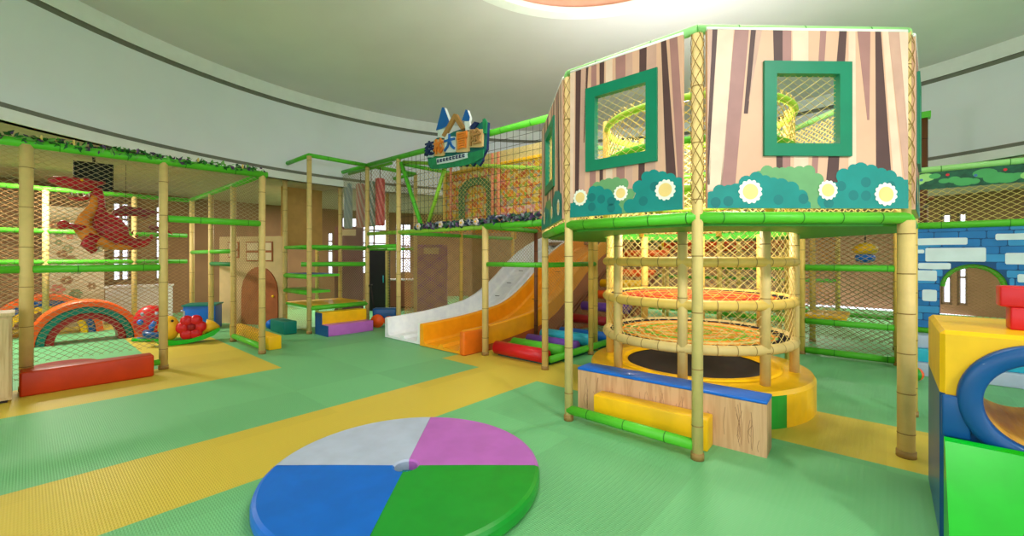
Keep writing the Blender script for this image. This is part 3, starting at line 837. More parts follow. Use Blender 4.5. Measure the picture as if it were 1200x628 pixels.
board([(540,195),(556,188),(570,215),(562,300),(545,300)], SGREEN, -.05, .03, 'flag_post')
# lettering
def glyph(ch, cx, cy, size, m, halo=None, name='letter'):
    cu = bpy.data.curves.new('txt', 'FONT'); cu.body = ch; cu.size = size; cu.align_x = 'CENTER'; cu.align_y = 'CENTER'
    cu.extrude = .012; cu.offset = .006; cu.resolution_u = 2
    o = bpy.data.objects.new('txt', cu); COL.objects.link(o)
    dg = bpy.context.evaluated_depsgraph_get(); me = bpy.data.meshes.new_from_object(o.evaluated_get(dg))
    bpy.data.objects.remove(o); bpy.data.curves.remove(cu)
    me.name = name; me.materials.clear(); me.materials.append(m)
    ob = bpy.data.objects.new(name, me); COL.objects.link(ob); ob.parent = sg
    ob.rotation_euler = (pi/2, 0, 0); ob.location = (sx(cx), -.1, sz(cy, cx))
    return ob
for (x0,x1,y0,y1,m) in ((140,232,330,470,STAN),(335,440,275,440,STAN),(440,545,265,405,STAN),(235,330,310,440,SPALE),(66,138,345,480,SPALE)):
    board([(x0,y1),(x0,y0+8),(x0+10,y0),(x1-6,y0+4),(x1,y0+14),(x1-4,y1-8),(x1-14,y1)], m, -.055, .03, 'letter_plate')
glyph('森', 102, 415, .27, SDARK); glyph('林', 187, 400, .27, SOR); glyph('大', 283, 372, .29, SBLUE); glyph('冒', 388, 358, .3, SOR); glyph('险', 492, 336, .27, SBROWN)
board([(160,490),(300,470),(420,445),(425,485),(300,520),(165,540)], SPALE, -.055, .025, 'subtitle_plate')
b = MB()
for i in range(9):
    x = 180+i*27; y = 512-i*5.5
    b.box(sx(x-8), sx(x+8), -.095, -.08, sz(y+13,x), sz(y+6,x), SDARK); b.box(sx(x-8), sx(x-3), -.095, -.08, sz(y+13,x), sz(y-13,x), SDARK); b.box(sx(x+1), sx(x+8), -.095, -.08, sz(y-3,x), sz(y-10,x), SDARK)
b.build('subtitle', sg)
b = MB(); b.box(-.5,-.45,0,.05,.4,.6,DARK); b.box(.45,.5,0,.05,.4,.6,DARK); b.build('bracket', sg)

# ------------------------------------------------------------------ treehouse tower
TC = (-1.65, 5.0)
th = empty('treehouse_tower', 'octagonal treehouse tower with tree-trunk panels on bamboo posts', 'play structure', G(*TC), PHI)
def t_(a, bb): return Vector((a-TC[0], bb-TC[1], 0))
OC = {'A':(-2.21,3.31),'B':(-1.06,3.30),'C':(.11,4.38),'D':(.18,5.55),'E':(-1.0,6.78),'F':(-2.2,6.78),'H':(-3.45,4.6),'G':(-3.45,5.78)}
OP = {k: t_(*v) for k, v in OC.items()}
ZP = 1.80           # platform top
for k in 'ABCDEFGH':
    r = {'A':.038,'B':.04,'C':.053}.get(k, .044)
    p = OP[k]
    if k == 'C':
        post(th, p.x, p.y, 1.78, r, step=.3); post(th, p.x+.0, p.y+.0, 3.2, .03, z0=1.78, m=BAMBOO)
    elif k in 'DEFG': post(th, p.x, p.y, 3.16, .04, m=BAMBOO_Y)
    else: post(th, p.x, p.y, 3.16, r, step=.42)
order = 'ABCDEFGH'
for i, k in enumerate(order):
    k2 = order[(i+1) % 8]
    p, q = OP[k], OP[k2]
    rail(th, (p.x,p.y,ZP), (q.x,q.y,ZP), .044, name='platform_rail', step=.3)
    rail(th, (p.x,p.y,3.2), (q.x,q.y,3.2), .034, m=mat('mint_rail',(150,214,130),.45), name='top_rail', step=.5)
rail(th, (OP['A'].x,OP['A'].y,.1), (OP['B'].x-.03,OP['B'].y,.1), .042, name='bottom_rail', step=.35)
# platform slab, ring shaped around the net cylinder
b = MB(); n = 64; ri = .98
outer = []
poly = [OP[k] for k in order]
for j in range(n):
    an = 2*pi*j/n; d = Vector((cos(an), sin(an), 0)); best = None
    for i in range(8):
        p, q = poly[i], poly[(i+1) % 8]; e = q-p
        den = d.x*e.y-d.y*e.x
        if abs(den) < 1e-9: continue
        tt = (p.x*e.y-p.y*e.x)/den; uu = (p.x*d.y-p.y*d.x)/den
        if tt > 0 and -1e-6 <= uu <= 1+1e-6: best = d*tt
    outer.append(best*.97)
vs = []
for j in range(n):
    an = 2*pi*j/n
    vs += [(outer[j].x, outer[j].y, ZP+.02), (ri*cos(an), ri*sin(an), ZP+.02), (ri*cos(an), ri*sin(an), ZP-.06), (outer[j].x, outer[j].y, ZP-.06)]
fs = []
for j in range(n):
    j2 = (j+1) % n
    for c in range(4):
        c2 = (c+1) % 4; fs.append((j*4+c, j*4+c2, j2*4+c2, j2*4+c))
b.add(vs, fs, mat('platform_green',(60,150,40),.5)); b.build('platform', th)
# printed panels --------------------------------------------------
PBASE = mat('trunk_pale',(218,170,142),.45,.04,4); PMID = mat('trunk_mid',(200,156,138),.45); PROSE = mat('trunk_rose',(164,116,110),.45); PDARK = mat('trunk_dark',(84,56,54),.5); PLIGHT = mat('trunk_light',(230,196,172),.45)
BTEAL = mat('bush_teal',(0,132,126),.45,.08,5); BDEEP = mat('bush_deep',(0,112,112),.45); BSAGE = mat('bush_sage',(104,158,104),.45,.08,5); FW = mat('flower_white',(240,240,226),.5); FCEN = mat('flower_cream',(240,206,130),.5); WFR = mat('window_green',(0,122,88),.4,.05)
def clip_poly(pts, x0, x1, z0, z1):
    def cut(P, f, g):
        out = []
        for i in range(len(P)):
            a, c = P[i-1], P[i]; fa, fc = f(a), f(c)
            if (fa >= 0) != (fc >= 0):
                t = fa/(fa-fc); out.append((a[0]+(c[0]-a[0])*t, a[1]+(c[1]-a[1])*t))
            if fc >= 0: out.append(c)
        return out
    for f in (lambda p: p[0]-x0, lambda p: x1-p[0], lambda p: p[1]-z0, lambda p: z1-p[1]):
        pts = cut(pts, f, None)
        if len(pts) < 3: return []
    return pts
STR_R = [  # (top x0,x1, bottom x0,x1, z bottom (0..1), material) normalised
    (.0,.025,-.02,.0,.1,PMID),(.025,.05,-.01,.012,.13,PDARK),(.05,.13,.0,.07,.1,PLIGHT),(.135,.205,.062,.135,.1,PROSE),(.215,.24,.18,.2,.53,PDARK),(.24,.27,.2,.205,.6,PMID),
    (.325,.372,.345,.372,.1,PDARK),(.372,.415,.372,.41,.1,PROSE),(.42,.5,.43,.5,.1,PLIGHT),(.56,.59,.51,.54,.1,PROSE),(.655,.692,.585,.645,.1,PDARK),(.70,.735,.7,.74,.1,PLIGHT),(.745,.81,.795,.805,.5,PROSE),(.835,.863,.84,.92,.12,PDARK),(.87,.9,.93,.975,.12,PLIGHT),(.9,.955,.985,1.02,.14,PMID),(.955,1.0,1.02,1.05,.1,PLIGHT)]
STR_L = [(.06,.115,.05,.09,.1,PDARK),(.115,.17,.08,.15,.1,PMID),(.165,.19,.14,.15,.5,PDARK),(.22,.27,.2,.26,.1,PROSE),(.3,.345,.3,.33,.1,PDARK),(.36,.42,.36,.42,.1,PLIGHT),(.45,.54,.46,.53,.1,PROSE),(.545,.6,.54,.6,.1,PMID),(.66,.72,.65,.7,.1,PDARK),(.72,.8,.71,.79,.1,PMID),(.835,.875,.88,.96,.1,PDARK),(.9,.96,.97,1.03,.1,PROSE),(0,.05,-.02,.03,.1,PLIGHT)]
def scallop(x0, x1, z0, ztop, bumps, rng):
    """bushy outline: returns polygon points"""
    pts = [(x1, z0), (x1, ztop(1)*.8)]
    pts = [(x0, z0), (x1, z0)]
    n = bumps; arc = []
    for i in range(n, 0, -1):
        c = x0+(x1-x0)*(i-.5)/n; w = (x1-x0)/n/2*1.15; zc = ztop((i-.5)/n)
        for k in range(0, 7):
            an = pi*k/6; arc.append((min(x1, max(x0, c+w*cos(an))), zc+w*.85*sin(an)))
    return pts+arc
def panel(kA, kB, stripes, win, flowers, seedv, zb=1.865, zt=3.175, inset=(.05,.05)):
    p, q = OP[kA].copy(), OP[kB].copy(); e = q-p; L = e.length; e.normalize(); n = Vector((e.y, -e.x, 0))
    W = L-inset[0]-inset[1]; H = zt-zb; o = p+e*inset[0]+n*.02+Vector((0,0,zb))
    ez = Vector((0,0,1))
    b = MB()
    wx0, wx1, wz0, wz1 = win
    regs = [(0,W,wz1*H,H),(0,W,0,wz0*H),(0,wx0*W,wz0*H,wz1*H),(wx1*W,W,wz0*H,wz1*H)]
    for (x0,x1,z0,z1) in regs:
        b.prism([(x0,z0),(x1,z0),(x1,z1),(x0,z1)], PBASE, o, e, ez, n, .03)
    def deco(pts, m, lay):
        for (x0,x1,z0,z1) in regs:
            c = clip_poly(pts, x0, x1, z0, z1)
            if c: b.prism(c, m, o+n*.03, e, ez, n, lay*.0012)
    for (a0,a1,c0,c1,zb_,m) in stripes:
        deco([(c0*W, zb_*H),(c1*W, zb_*H),(a1*W, H),(a0*W, H)], m, 1)
    def bush(prof, m, m2, lay, r, seed):
        # rounded leafy outline: overlapping round tufts along a top profile over a filled body
        off = n*(.03+lay*.0012); rgb = random.Random(seed)
        def zt_(x):
            for i in range(len(prof)-1):
                if prof[i][0] <= x <= prof[i+1][0]:
                    t = (x-prof[i][0])/(prof[i+1][0]-prof[i][0]); return prof[i][1]+(prof[i+1][1]-prof[i][1])*t
            return prof[-1][1]
        x0, x1 = prof[0][0], prof[-1][0]; N_ = 24
        vs = []
        for i in range(N_+1):
            x = x0+(x1-x0)*i/N_; vs += [o+off+e*(x*W)+ez*(max(zt_(x)-.02,.01)*H), o+off+e*(x*W)]
        b.add(vs, [(2*i, 2*i+2, 2*i+3, 2*i+1) for i in range(N_)], m)
        def disc(cx, cz, rr, mm, lift):
            pts = clip_poly([(cx+rr*cos(2*pi*k/14), cz+rr*sin(2*pi*k/14)) for k in range(14)], .003, W-.003, .003, H)
            if len(pts) > 2: b.add([o+off+n*lift+e*u+ez*v for u, v in pts], [tuple(range(len(pts)))], mm)
        x = x0+.02
        while x < x1-.01:
            rr = r*rgb.uniform(.8,1.15); disc(x*W, (zt_(x)-.03)*H, rr, m, .0002*(rgb.random()))
            x += rr*1.25/W
        for row in (.62, .3):
            x = x0+.04
            while x < x1-.03:
                if rgb.random() < .5: disc(x*W, zt_(x)*row*H, r*.7, m2, .0004)
                x += r*1.7/W
    bush([(.2,.15),(.25,.2),(.3,.235),(.42,.22),(.5,.235),(.58,.15),(.62,.1)], BSAGE, BSAGE, 2, .05, seedv)
    bush([(0,.07),(.07,.13),(.15,.12),(.22,.2),(.33,.165),(.43,.13),(.51,.05)], BTEAL, BDEEP, 3, .055, seedv+1)
    bush([(.56,.05),(.62,.12),(.66,.2),(.73,.25),(.8,.235),(.9,.21),(1.0,.15)], BTEAL, BDEEP, 3, .055, seedv+2)
    for (fx, fz_, fr) in flowers:
        pts = []
        for k in range(72):
            an = 2*pi*k/72; rr_ = fr*(.9+.16*abs(sin(6.5*an)))
            pts.append((fx*W+rr_*cos(an), fz_*H+rr_*sin(an)))
        b.add([o+n*.0372+e*fx*W+ez*fz_*H]+[o+n*.0372+e*u+ez*v for u, v in pts], [(0, 1+k, 1+(k+1) % 72) for k in range(72)], FW)
        c = [(fx*W+fr*.68*cos(2*pi*k/24), fz_*H+fr*.68*sin(2*pi*k/24)) for k in range(24)]
        b.add([o+n*.0384+e*u+ez*v for u, v in c], [tuple(range(24))], FCEN)
    po = b.build('trunk_panel', th)
    # white piping on top edge
    b = MB(); b.tube([o+ez*(H+.008)+n*.015, o+ez*(H+.008)+n*.015+e*W], .018, mat('white_piping',(240,240,232),.5), 8); b.build('edge_piping', po)
    # window frame
    b = MB(); fw = .062*1.0; o2 = o-n*.012
    X0, X1, Z0, Z1 = wx0*W, wx1*W, wz0*H, wz1*H
    for (x0,x1,z0,z1) in ((X0-.03,X0+fw,Z0-.03,Z1+.03),(X1-fw,X1+.03,Z0-.03,Z1+.03),(X0+fw,X1-fw,Z0-.03,Z0+fw),(X0+fw,X1-fw,Z1-fw,Z1+.03)):
        b.prism([(x0,z0),(x1,z0),(x1,z1),(x0,z1)], WFR, o2, e, ez, n, .062)
    wf = b.build('window_frame', po)
    b = MB()
    b.net(X1-X0-2*fw, Z1-Z0-2*fw, lambda x, z: o+e*(X0+fw+x)+ez*(Z0+fw+z)+n*.005, lambda x, z: n, NETY, cw=.085, ch=.06, r=.0022); b.build('window_net', wf)
panel('B','C', STR_R, (.295,.69,.315,.80), [(.21,.092,.085),(.595,.102,.07),(.885,.08,.083)], 3, inset=(.05,.035))
panel('A','B', STR_L, (.2,.78,.32,.83), [(.11,.13,.07),(.5,.13,.062),(.87,.12,.078)], 4, inset=(.05,.09))
panel('H','A', STR_R, (.3,.7,.32,.84), [(.2,.1,.08),(.6,.1,.07),(.88,.1,.08)], 5, inset=(.05,.06))
panel('C','D', STR_L, (.3,.7,.32,.84), [(.2,.1,.08),(.6,.1,.07)], 6, inset=(.05,.05))
# inner net walls on the far sides
for k, k2, m in (('D','E',NETY),('E','F',NETY),('F','G',NETY),('G','H',NETY)):
    p, q = OP[k], OP[k2]
    netpart(th, (p.x,p.y), (q.x,q.y), 1.85, 3.15, m, cw=.085, ch=.055, r=.007)
for k, k2 in (('D','E'),('E','F'),('F','G')):
    p, q = OP[k], OP[k2]; rail(th, (p.x,p.y,2.5), (q.x,q.y,2.5), .04, LIME, name='mid_rail')
# lattice sleeves of netting over the panel-side corner posts
for k in ('A','B','C'):
    p = OP[k]; b = MB(); R = .046
    for s_ in (1, -1):
        for j in range(4):
            pts = [Vector((p.x+R*cos(s_*t*.9+j*pi/2), p.y+R*sin(s_*t*.9+j*pi/2), 1.9+t*.075)) for t in [i*.7 for i in range(25)]]
            b.strand(pts, [Vector((q.x-p.x, q.y-p.y, 0)).normalized() for q in pts], .003, SEAM)
    b.build('lattice_sleeve', th)

# ------------------------------------------------------------------ trampoline + net cylinder
tc = G(*TC)
tr = empty('trampoline', 'round yellow padded trampoline with black jump mat under treehouse tower', 'trampoline', tc, PHI)
b = MB()
n = 72
for k in range(n):
    a0, a1 = 2*pi*k/n, 2*pi*(k+1)/n
    m = GVINYL if (k//6) % 4 == 2 else YELLOW
    b.lathe([(1.14,0),(1.14,.29)], m, seg=1, a0=a0, a1=a1)
b.lathe([(1.14,.29),(1.12,.325),(.9,.33),(.82,.33),(.75,.315)], YELLOW, seg=72, a0=0, a1=2*pi); b.build('foam_base', tr)
b = MB(); b.lathe([(.86,.335),(.84,.352),(.76,.345),(.72,.318)], YELLOW, seg=72); b.build('edge_pad', tr)
b = MB(); b.lathe([(.76,.31),(.001,.305)], DARK, seg=64); b.build('jump_mat', tr)
nc = empty('net_cylinder', 'round bamboo-post climbing cage with yellow nets inside the treehouse tower', 'climbing cage', tc, PHI)
RC = .96
for k in range(8):
    an = 2*pi*(k+.28)/8
    post(nc, RC*cos(an), RC*sin(an), 1.78, .045, z0=.325, m=BAMBOO_Y if sin(an+PHI) > .1 else BAMBOO, step=.5)
for k in range(6):
    an = 2*pi*(k+.5)/6; post(nc, .97*cos(an), .97*sin(an), 3.1, .035, z0=1.78, m=BAMBOO_Y, step=.5)
for z in (.65, 1.06, 1.46):
    b = MB(); b.tube([(RC*cos(2*pi*k/64), RC*sin(2*pi*k/64), z) for k in range(64)], .048, BAMBOO if z < .7 else BAMBOO_Y, 14, closed=True)
    for k in range(36):
        an = 2*pi*k/36
        t0, t1 = an-.004, an+.004
        b.tube([(RC*cos(t0), RC*sin(t0), z), (RC*cos(t1), RC*sin(t1), z)], .0495, SEAM, 14, caps=False)
    b.build('hoop', nc)
for z in (2.15, 2.6, 3.0):
    b = MB(); b.tube([(RC*cos(2*pi*k/48), RC*sin(2*pi*k/48), z) for k in range(48)], .035, LIME if z != 2.6 else GREEN, 12, closed=True); b.build('upper_hoop', nc)
b = MB(); Wc = 2*pi*RC
cyl = lambda x, z: Vector((RC*cos(x/RC), RC*sin(x/RC), z))
cyn = lambda x, z: Vector((cos(x/RC), sin(x/RC), 0))
b.net(Wc, 1.1, lambda x, z: cyl(x, z+.68), cyn, NETY, cw=.11, ch=.09, r=.0027, sub=14); b.build('net', nc)
b = MB(); b.net(Wc, 1.25, lambda x, z: cyl(x, z+1.83), cyn, NETY, cw=.1, ch=.08, r=.0045, sub=14); b.build('upper_net', nc)
WEBC = [NETO, mat('web_red',(206,70,40),.7), mat('web_green',(120,180,50),.7), NETY]
for z, cols, nm in ((.66, [WEBC[0], WEBC[2], NETO, NETY], 'net_floor'), (1.07, [WEBC[1], WEBC[1], NETO], 'net_floor')):
    b = MB()
    for k in range(40):
        an = 2*pi*k/40
        b.strand([Vector((.06*cos(an), .06*sin(an), z)), Vector((.8*cos(an), .8*sin(an), z)), Vector((.93*cos(an), .93*sin(an), z))], [Vector((0,0,1))]*3, .007, cols[k % len(cols)])
    for j in range(9):
        r = .1+j*.085
        b.strand([Vector((r*cos(2*pi*k/40), r*sin(2*pi*k/40), z+.004)) for k in range(41)], [Vector((0,0,1))]*41, .011, cols[j % len(cols)])
    for j in range(3):
        r = .84+j*.035
        pts = [Vector(((r+.015*(-1)**k)*cos(2*pi*k/80), (r+.015*(-1)**k)*sin(2*pi*k/80), z)) for k in range(81)]
        b.strand(pts, [Vector((0,0,1))]*81, .017, BLACKW)
    b.build(nm, nc)

# ------------------------------------------------------------------ bench box and foam beam in front of the tower
def line_obj(p, q):
    e = Vector((q[0]-p[0], q[1]-p[1], 0)); return e.length, atan2(e.y, e.x)
L_, an_ = line_obj((.65,4.2), (1.905,3.19))
t = empty('bench_box', 'long wood-grain box bench with blue padded top in front of trampoline', 'bench', (.65,4.2,0), an_)
b = MB(); b.box(0, L_, 0, .235, 0, .4, WOOD)
rg = random.Random(2)
for i in range(46):
    x = rg.uniform(.05, L_-.04); z0 = rg.uniform(.01,.14); z1 = rg.uniform(z0+.08,.39); w = rg.uniform(-.02,.02)
    pts = [Vector((x+w*sin(4*s_), -.0005, z0+(z1-z0)*s_)) for s_ in (0,.25,.5,.75,1)]
    b.strand(pts, [Vector((0,-1,0))]*5, .0016, WOODLINE)
b.build('body', t)
b = MB(); b.rbox(-.005, L_+.005, -.006, .24, .4, .425, BLUE, .01); b.build('top_pad', t)
b = MB(); b.rbox(0, .98, -.17, -.005, 0, .25, YELLOW, .012)
o = place(b.build('foam_beam'), Vector((.65,4.2,0))+Vector((cos(an_),sin(an_),0))*.26+Vector((sin(an_),-cos(an_),0))*.004, an_)
tag(o, 'yellow foam beam on the floor against the wood-grain bench front', 'foam beam')

# ------------------------------------------------------------------ right back frame and brick wall (both stand on the line b = 8)
rf = empty('net_bay', 'green-railed net bay with yellow step behind the treehouse tower', 'play structure', G(-.45, 8.0), PHI)
def rfp(a, bb): return (a+.45, bb-8.0)
for (a, bb, z) in ((-1.0,8,2.68),(.12,8,2.68),(-1.0,9.3,2.68),(.12,9.3,2.68),(-2.2,8.0,2.68),(-2.2,9.3,2.68)):
    p = rfp(a,bb); post(rf, p[0], p[1], z, .045, m=BAMBOO_Y)
for z, r in ((.07,.05),(.52,.045),(1.345,.045),(1.94,.045),(2.7,.045)):
    for a0, a1 in ((-.95,.08),(-2.15,-1.05)):
        p = rfp(a0,8); q = rfp(a1,8); rail(rf, (p[0],p[1],z), (q[0],q[1],z), r)
    if z > .1:
        p = rfp(-2.15,9.3); q = rfp(.08,9.3); rail(rf, (p[0],p[1],z), (q[0],q[1],z), .04)
for a0, a1 in ((-.95,.08),(-2.15,-1.05)):
    netpart(rf, rfp(a0,8), rfp(a1,8), .1, 2.66, NETW, cw=.1, ch=.065, r=.004)
netpart(rf, rfp(-2.15,9.3), rfp(.08,9.3), .1, 2.66, NETB, cw=.12, ch=.08, r=.006)
b = MB(); p = rfp(-.98,8.06); q = rfp(-.45,8.9); b.rbox(p[0], q[0], p[1], q[1], .56, .62, YELLOW, .012); b.build('step_board', rf)
b = MB(); p = rfp(-.98,8.06); q = rfp(-.3,9.2); b.rbox(p[0], q[0], p[1]+.05, q[1], 1.94, 2.0, mat('shelf_rose',(196,120,110),.6), .012); b.build('upper_deck', rf)
b = MB(); p = rfp(-.25,8.5); b.ball((p[0],p[1],1.63), (.16,.16,.1), YELLOW, 14, 8); b.ball((p[0],p[1],1.5), (.13,.13,.08), BLUE, 14, 8); b.build('hanging_knob', rf)
b = MB(); b.tube([(p[0],p[1],1.7),(p[0],p[1],1.96)], .01, NETK, 6); b.build('knob_cord', rf)

bw = empty('brick_wall_panel', 'blue and white brick-print wall with net-filled arch at right', 'play structure', G(.2, 8.0), PHI)
BB = mat('brick_blue',(20,110,176),.5,.1,5); BBD = mat('brick_joint',(16,74,124),.6); BWH = mat('brick_white',(206,222,226),.5,.05,6); BLB = mat('brick_light',(50,140,196),.5)
BWL = 2.5; z0, z1 = .56, 1.9
ar_c, ar_w, ar_s, ar_r, ar_b = .63, .3, 1.12, .3, .66    # arch centre, half width, top, bottom (relative z absolute)
# wall board with arched opening: columns of quads
b = MB()
xs = sorted(set([0, BWL]+[ar_c+ar_w*cos(pi*k/20) for k in range(21)]+[i*.25 for i in range(11)]))
vs = []; 
def arch_z(x):
    u = max(-1, min(1, (x-ar_c)/ar_w)); return ar_s+ar_r*sqrt(max(0,1-u*u))
for i in range(len(xs)-1):
    x0, x1 = xs[i], xs[i+1]; xm = (x0+x1)/2
    if abs(xm-ar_c) < ar_w:
        tp = arch_z
        b.prism([(x0,tp(x0)),(x1,tp(x1)),(x1,z1),(x0,z1)], BBD, (0,.05,0), (1,0,0), (0,0,1), (0,-1,0), .05)
        b.prism([(x0,z0),(x1,z0),(x1,ar_b),(x0,ar_b)], BBD, (0,.05,0), (1,0,0), (0,0,1), (0,-1,0), .05)
    else:
        b.prism([(x0,z0),(x1,z0),(x1,z1),(x0,z1)], BBD, (0,.05,0), (1,0,0), (0,0,1), (0,-1,0), .05)
# printed bricks
rg = random.Random(11)
def brick(x0, x1, za, zb_, m, th):
    x0 = max(0, x0); x1 = min(BWL, x1)
    segs = [(x0, x1)]
    if za < arch_z(ar_c) and zb_ > ar_b:
        zc = max(za, ar_s); hw = ar_w*sqrt(max(0, 1-((zc-ar_s)/ar_r)**2)) if zc < ar_s+ar_r else 0
        if hw > 0: segs = [(x0, min(x1, ar_c-hw-.008)), (max(x0, ar_c+hw+.008), x1)]
    for (u, v) in segs:
        if v-u < .03: continue
        c = .012
        jit = lambda: rg.uniform(-.004, .004)
        pts = [(u+c,za),((u+v)/2,za+jit()),(v-c,za),(v,za+c),(v,zb_-c),(v-c,zb_),((u+v)/2,zb_+jit()),(u+c,zb_),(u,zb_-c),(u,za+c)]
        b.prism(pts, m, (0,0,0), (1,0,0), (0,0,1), (0,-1,0), th)
zz = z0
while zz < z1-.05:
    x = -rg.uniform(0,.2)
    while x < BWL:
        ww = rg.uniform(.2,.42)
        brick(x+.005, x+ww-.005, zz+.005, zz+.095, BLB if rg.random() < .3 else BB, .004)
        x += ww
    zz += .0985
for (x0,x1,za,zb_) in ((.08,.58,1.67,1.76),(.19,.74,1.45,1.63),(.82,1.1,1.72,1.8),(.9,1.2,1.42,1.56),(.12,.62,1.35,1.43),(.06,.3,1.19,1.33),(.16,.3,.92,1.07),(.03,.18,1.56,1.61),(1.0,1.3,1.2,1.3),(1.4,1.8,1.5,1.65),(1.6,2.1,1.1,1.28),(2.0,2.4,1.66,1.8),(1.2,1.5,.8,.96)):
    brick(x0, x1, za, zb_, BWH, .009)
b.build('brick_panel', bw)
b = MB(); b.net(2*ar_w, .78, lambda x, z: Vector((ar_c-ar_w+x, .025, ar_b+z)), lambda x, z: Vector((0,-1,0)), NETB, cw=.06, ch=.042, r=.002, sub=24, clip=lambda x, z: z+ar_b < arch_z(ar_c-ar_w+x)); b.build('arch_net', bw)
b = MB(); b.tube([(ar_c+(ar_w-.02)*cos(pi*k/20), .08, ar_s+(ar_r-.02)*sin(pi*k/20)) for k in range(21)], .035, GREEN, 10); b.build('arch_trim', bw)
b = MB(); b.rbox(ar_c-ar_w-.02, ar_c+ar_w+.02, .05, .3, ar_b-.05, ar_b, mat('sill_green',(50,110,60),.5), .01); b.build('arch_sill', bw)
for (z, r) in ((.52,.04),(1.93,.045),(2.68,.04)):
    rail(bw, (-.02,.0,z), (BWL,0,z), r, m=GREEN if z < 2.5 else mat('mint_rail',(150,214,130)))
post(bw, BWL, .0, 2.7, .045); post(bw, 1.28, .06, 2.66, .03, z0=1.95, m=BAMBOO_Y)
netpart(bw, (0.03,0), (BWL-.04,0), 1.97, 2.42, NETY, cw=.1, ch=.065, r=.004)
GP = mat('leaf_print_ground',(22,84,60),.5,.3,12)
b = MB(); b.box(.02, BWL-.04, -.01, .02, 2.42, 2.65, GP)
rg = random.Random(5)
for i in range(26):
    x = .1+i*.09; z = rg.uniform(2.46,2.6); w = rg.uniform(.05,.11); h_ = w*rg.uniform(.5,.75)
    m = rg.choice([mat('print_leaf_light',(150,206,120),.5), mat('print_leaf_mid',(70,160,90),.5), mat('print_leaf_teal',(50,140,120),.5), mat('print_leaf_mid',(70,160,90))])
    pts = [(x+w*cos(2*pi*k/16), min(2.648, max(2.422, z+h_*sin(2*pi*k/16)))) for k in range(16)]
    b.add([(u,-.012-.0006*(i % 3),v) for u, v in pts], [tuple(range(16))], m)
for i in range(9):
    x = .15+i*.25; z = 2.55+.04*(i % 2); b.add([(x+.018*cos(2*pi*k/8), -.0145, z+.018*sin(2*pi*k/8)) for k in range(8)], [tuple(range(8))], RED if i % 2 else mat('berry_blue',(70,110,170),.5))
b.build('leaf_print_board', bw)
# tall brown post and gable behind the brick wall
post(bw, .25, 1.6, 3.75, .05, m=BROWNPOST, seam=DARK, label='brown post')
b = MB(); b.box(.17,.33,1.52,1.68,3.75,3.85,GREEN); b.build('post_cap', bw)
rail(bw, (1.05,.5,2.6), (1.9,.5,3.5), .045, name='gable_rail'); rail(bw, (1.9,.5,3.5), (2.75,.5,2.6), .045, name='gable_rail')
b = MB(); b.prism([(1.2,2.68),(2.6,2.68),(1.9,3.42)], mat('gable_tan',(214,160,104),.6), (0,.56,0), (1,0,0), (0,0,1), (0,-1,0), .04); b.build('gable_board', bw)
rail(bw, (1.2,.54,2.3), (1.2,.54,2.66), .04, m=BAMBOO_Y, seam=SEAM, name='gable_post'); rail(bw, (2.6,.54,2.3), (2.6,.54,2.66), .04, m=BAMBOO_Y, seam=SEAM, name='gable_post')
rail(bw, (1.2,.54,2.3), (1.2,0,2.3), .03, m=BAMBOO_Y, seam=SEAM, name='gable_bracket'); rail(bw, (2.6,.54,2.3), (2.45,0,2.3), .03, m=BAMBOO_Y, seam=SEAM, name='gable_bracket')
rail(bw, (.25,1.6,2.3), (.25,0,2.3), .03, m=BROWNPOST, seam=DARK, name='gable_bracket')

# foam slabs stacked below the brick wall
sp = G(.2, 7.65)
for i, (m, lab) in enumerate(((WHITE,'white foam slab on the floor, lowest of the stack below brick wall'),(CYAN,'cyan foam slab in the middle of the stack below brick wall'),(WHITE,'white foam slab on top of the stack below brick wall'))):
    b = MB(); b.rbox(.06, 2.0, -.15+.08*i, .3, 0, .165, m, .012)
    o = place(b.build('foam_slab'), (sp.x, sp.y, i*.165), PHI); tag(o, lab, 'foam slab', 'foam slabs below the brick wall')
t = empty('green_bumper', 'upright green padded post at the left end of the foam slabs', 'padded post', G(.2,7.6), PHI)
b = MB(); b.tube([(0,0,0),(0,0,.46),(.0,0,.5)], [.05,.05,.03], GVINYL, 14); b.build('pad', t)
b = MB(); b.tube([(0,0,0),(0,0,.02)], .06, GREEN, 14); b.build('foot', t)
b = MB()
for k in range(6):
    bb_ = MB(); 
    n = 10
    vs = []; fs = []
    for j in range(n+1):
        ph = pi*j/n
        for i in range(4):
            tt = 2*pi*(k+i/3)/6; vs.append((.085*sin(ph)*cos(tt), .085*sin(ph)*sin(tt), .085+.085*cos(ph)))
    for j in range(n):
        for i in range(3): fs.append((j*4+i, j*4+4+i, j*4+5+i, j*4+1+i))
    b.add(vs, fs, (GVINYL, ORANGE, YELLOW)[k % 3], True)
o = place(b.build('play_ball'), (4.91,5.2,0), .6); tag(o, 'multicoloured striped ball on the floor by the foam slabs', 'ball')

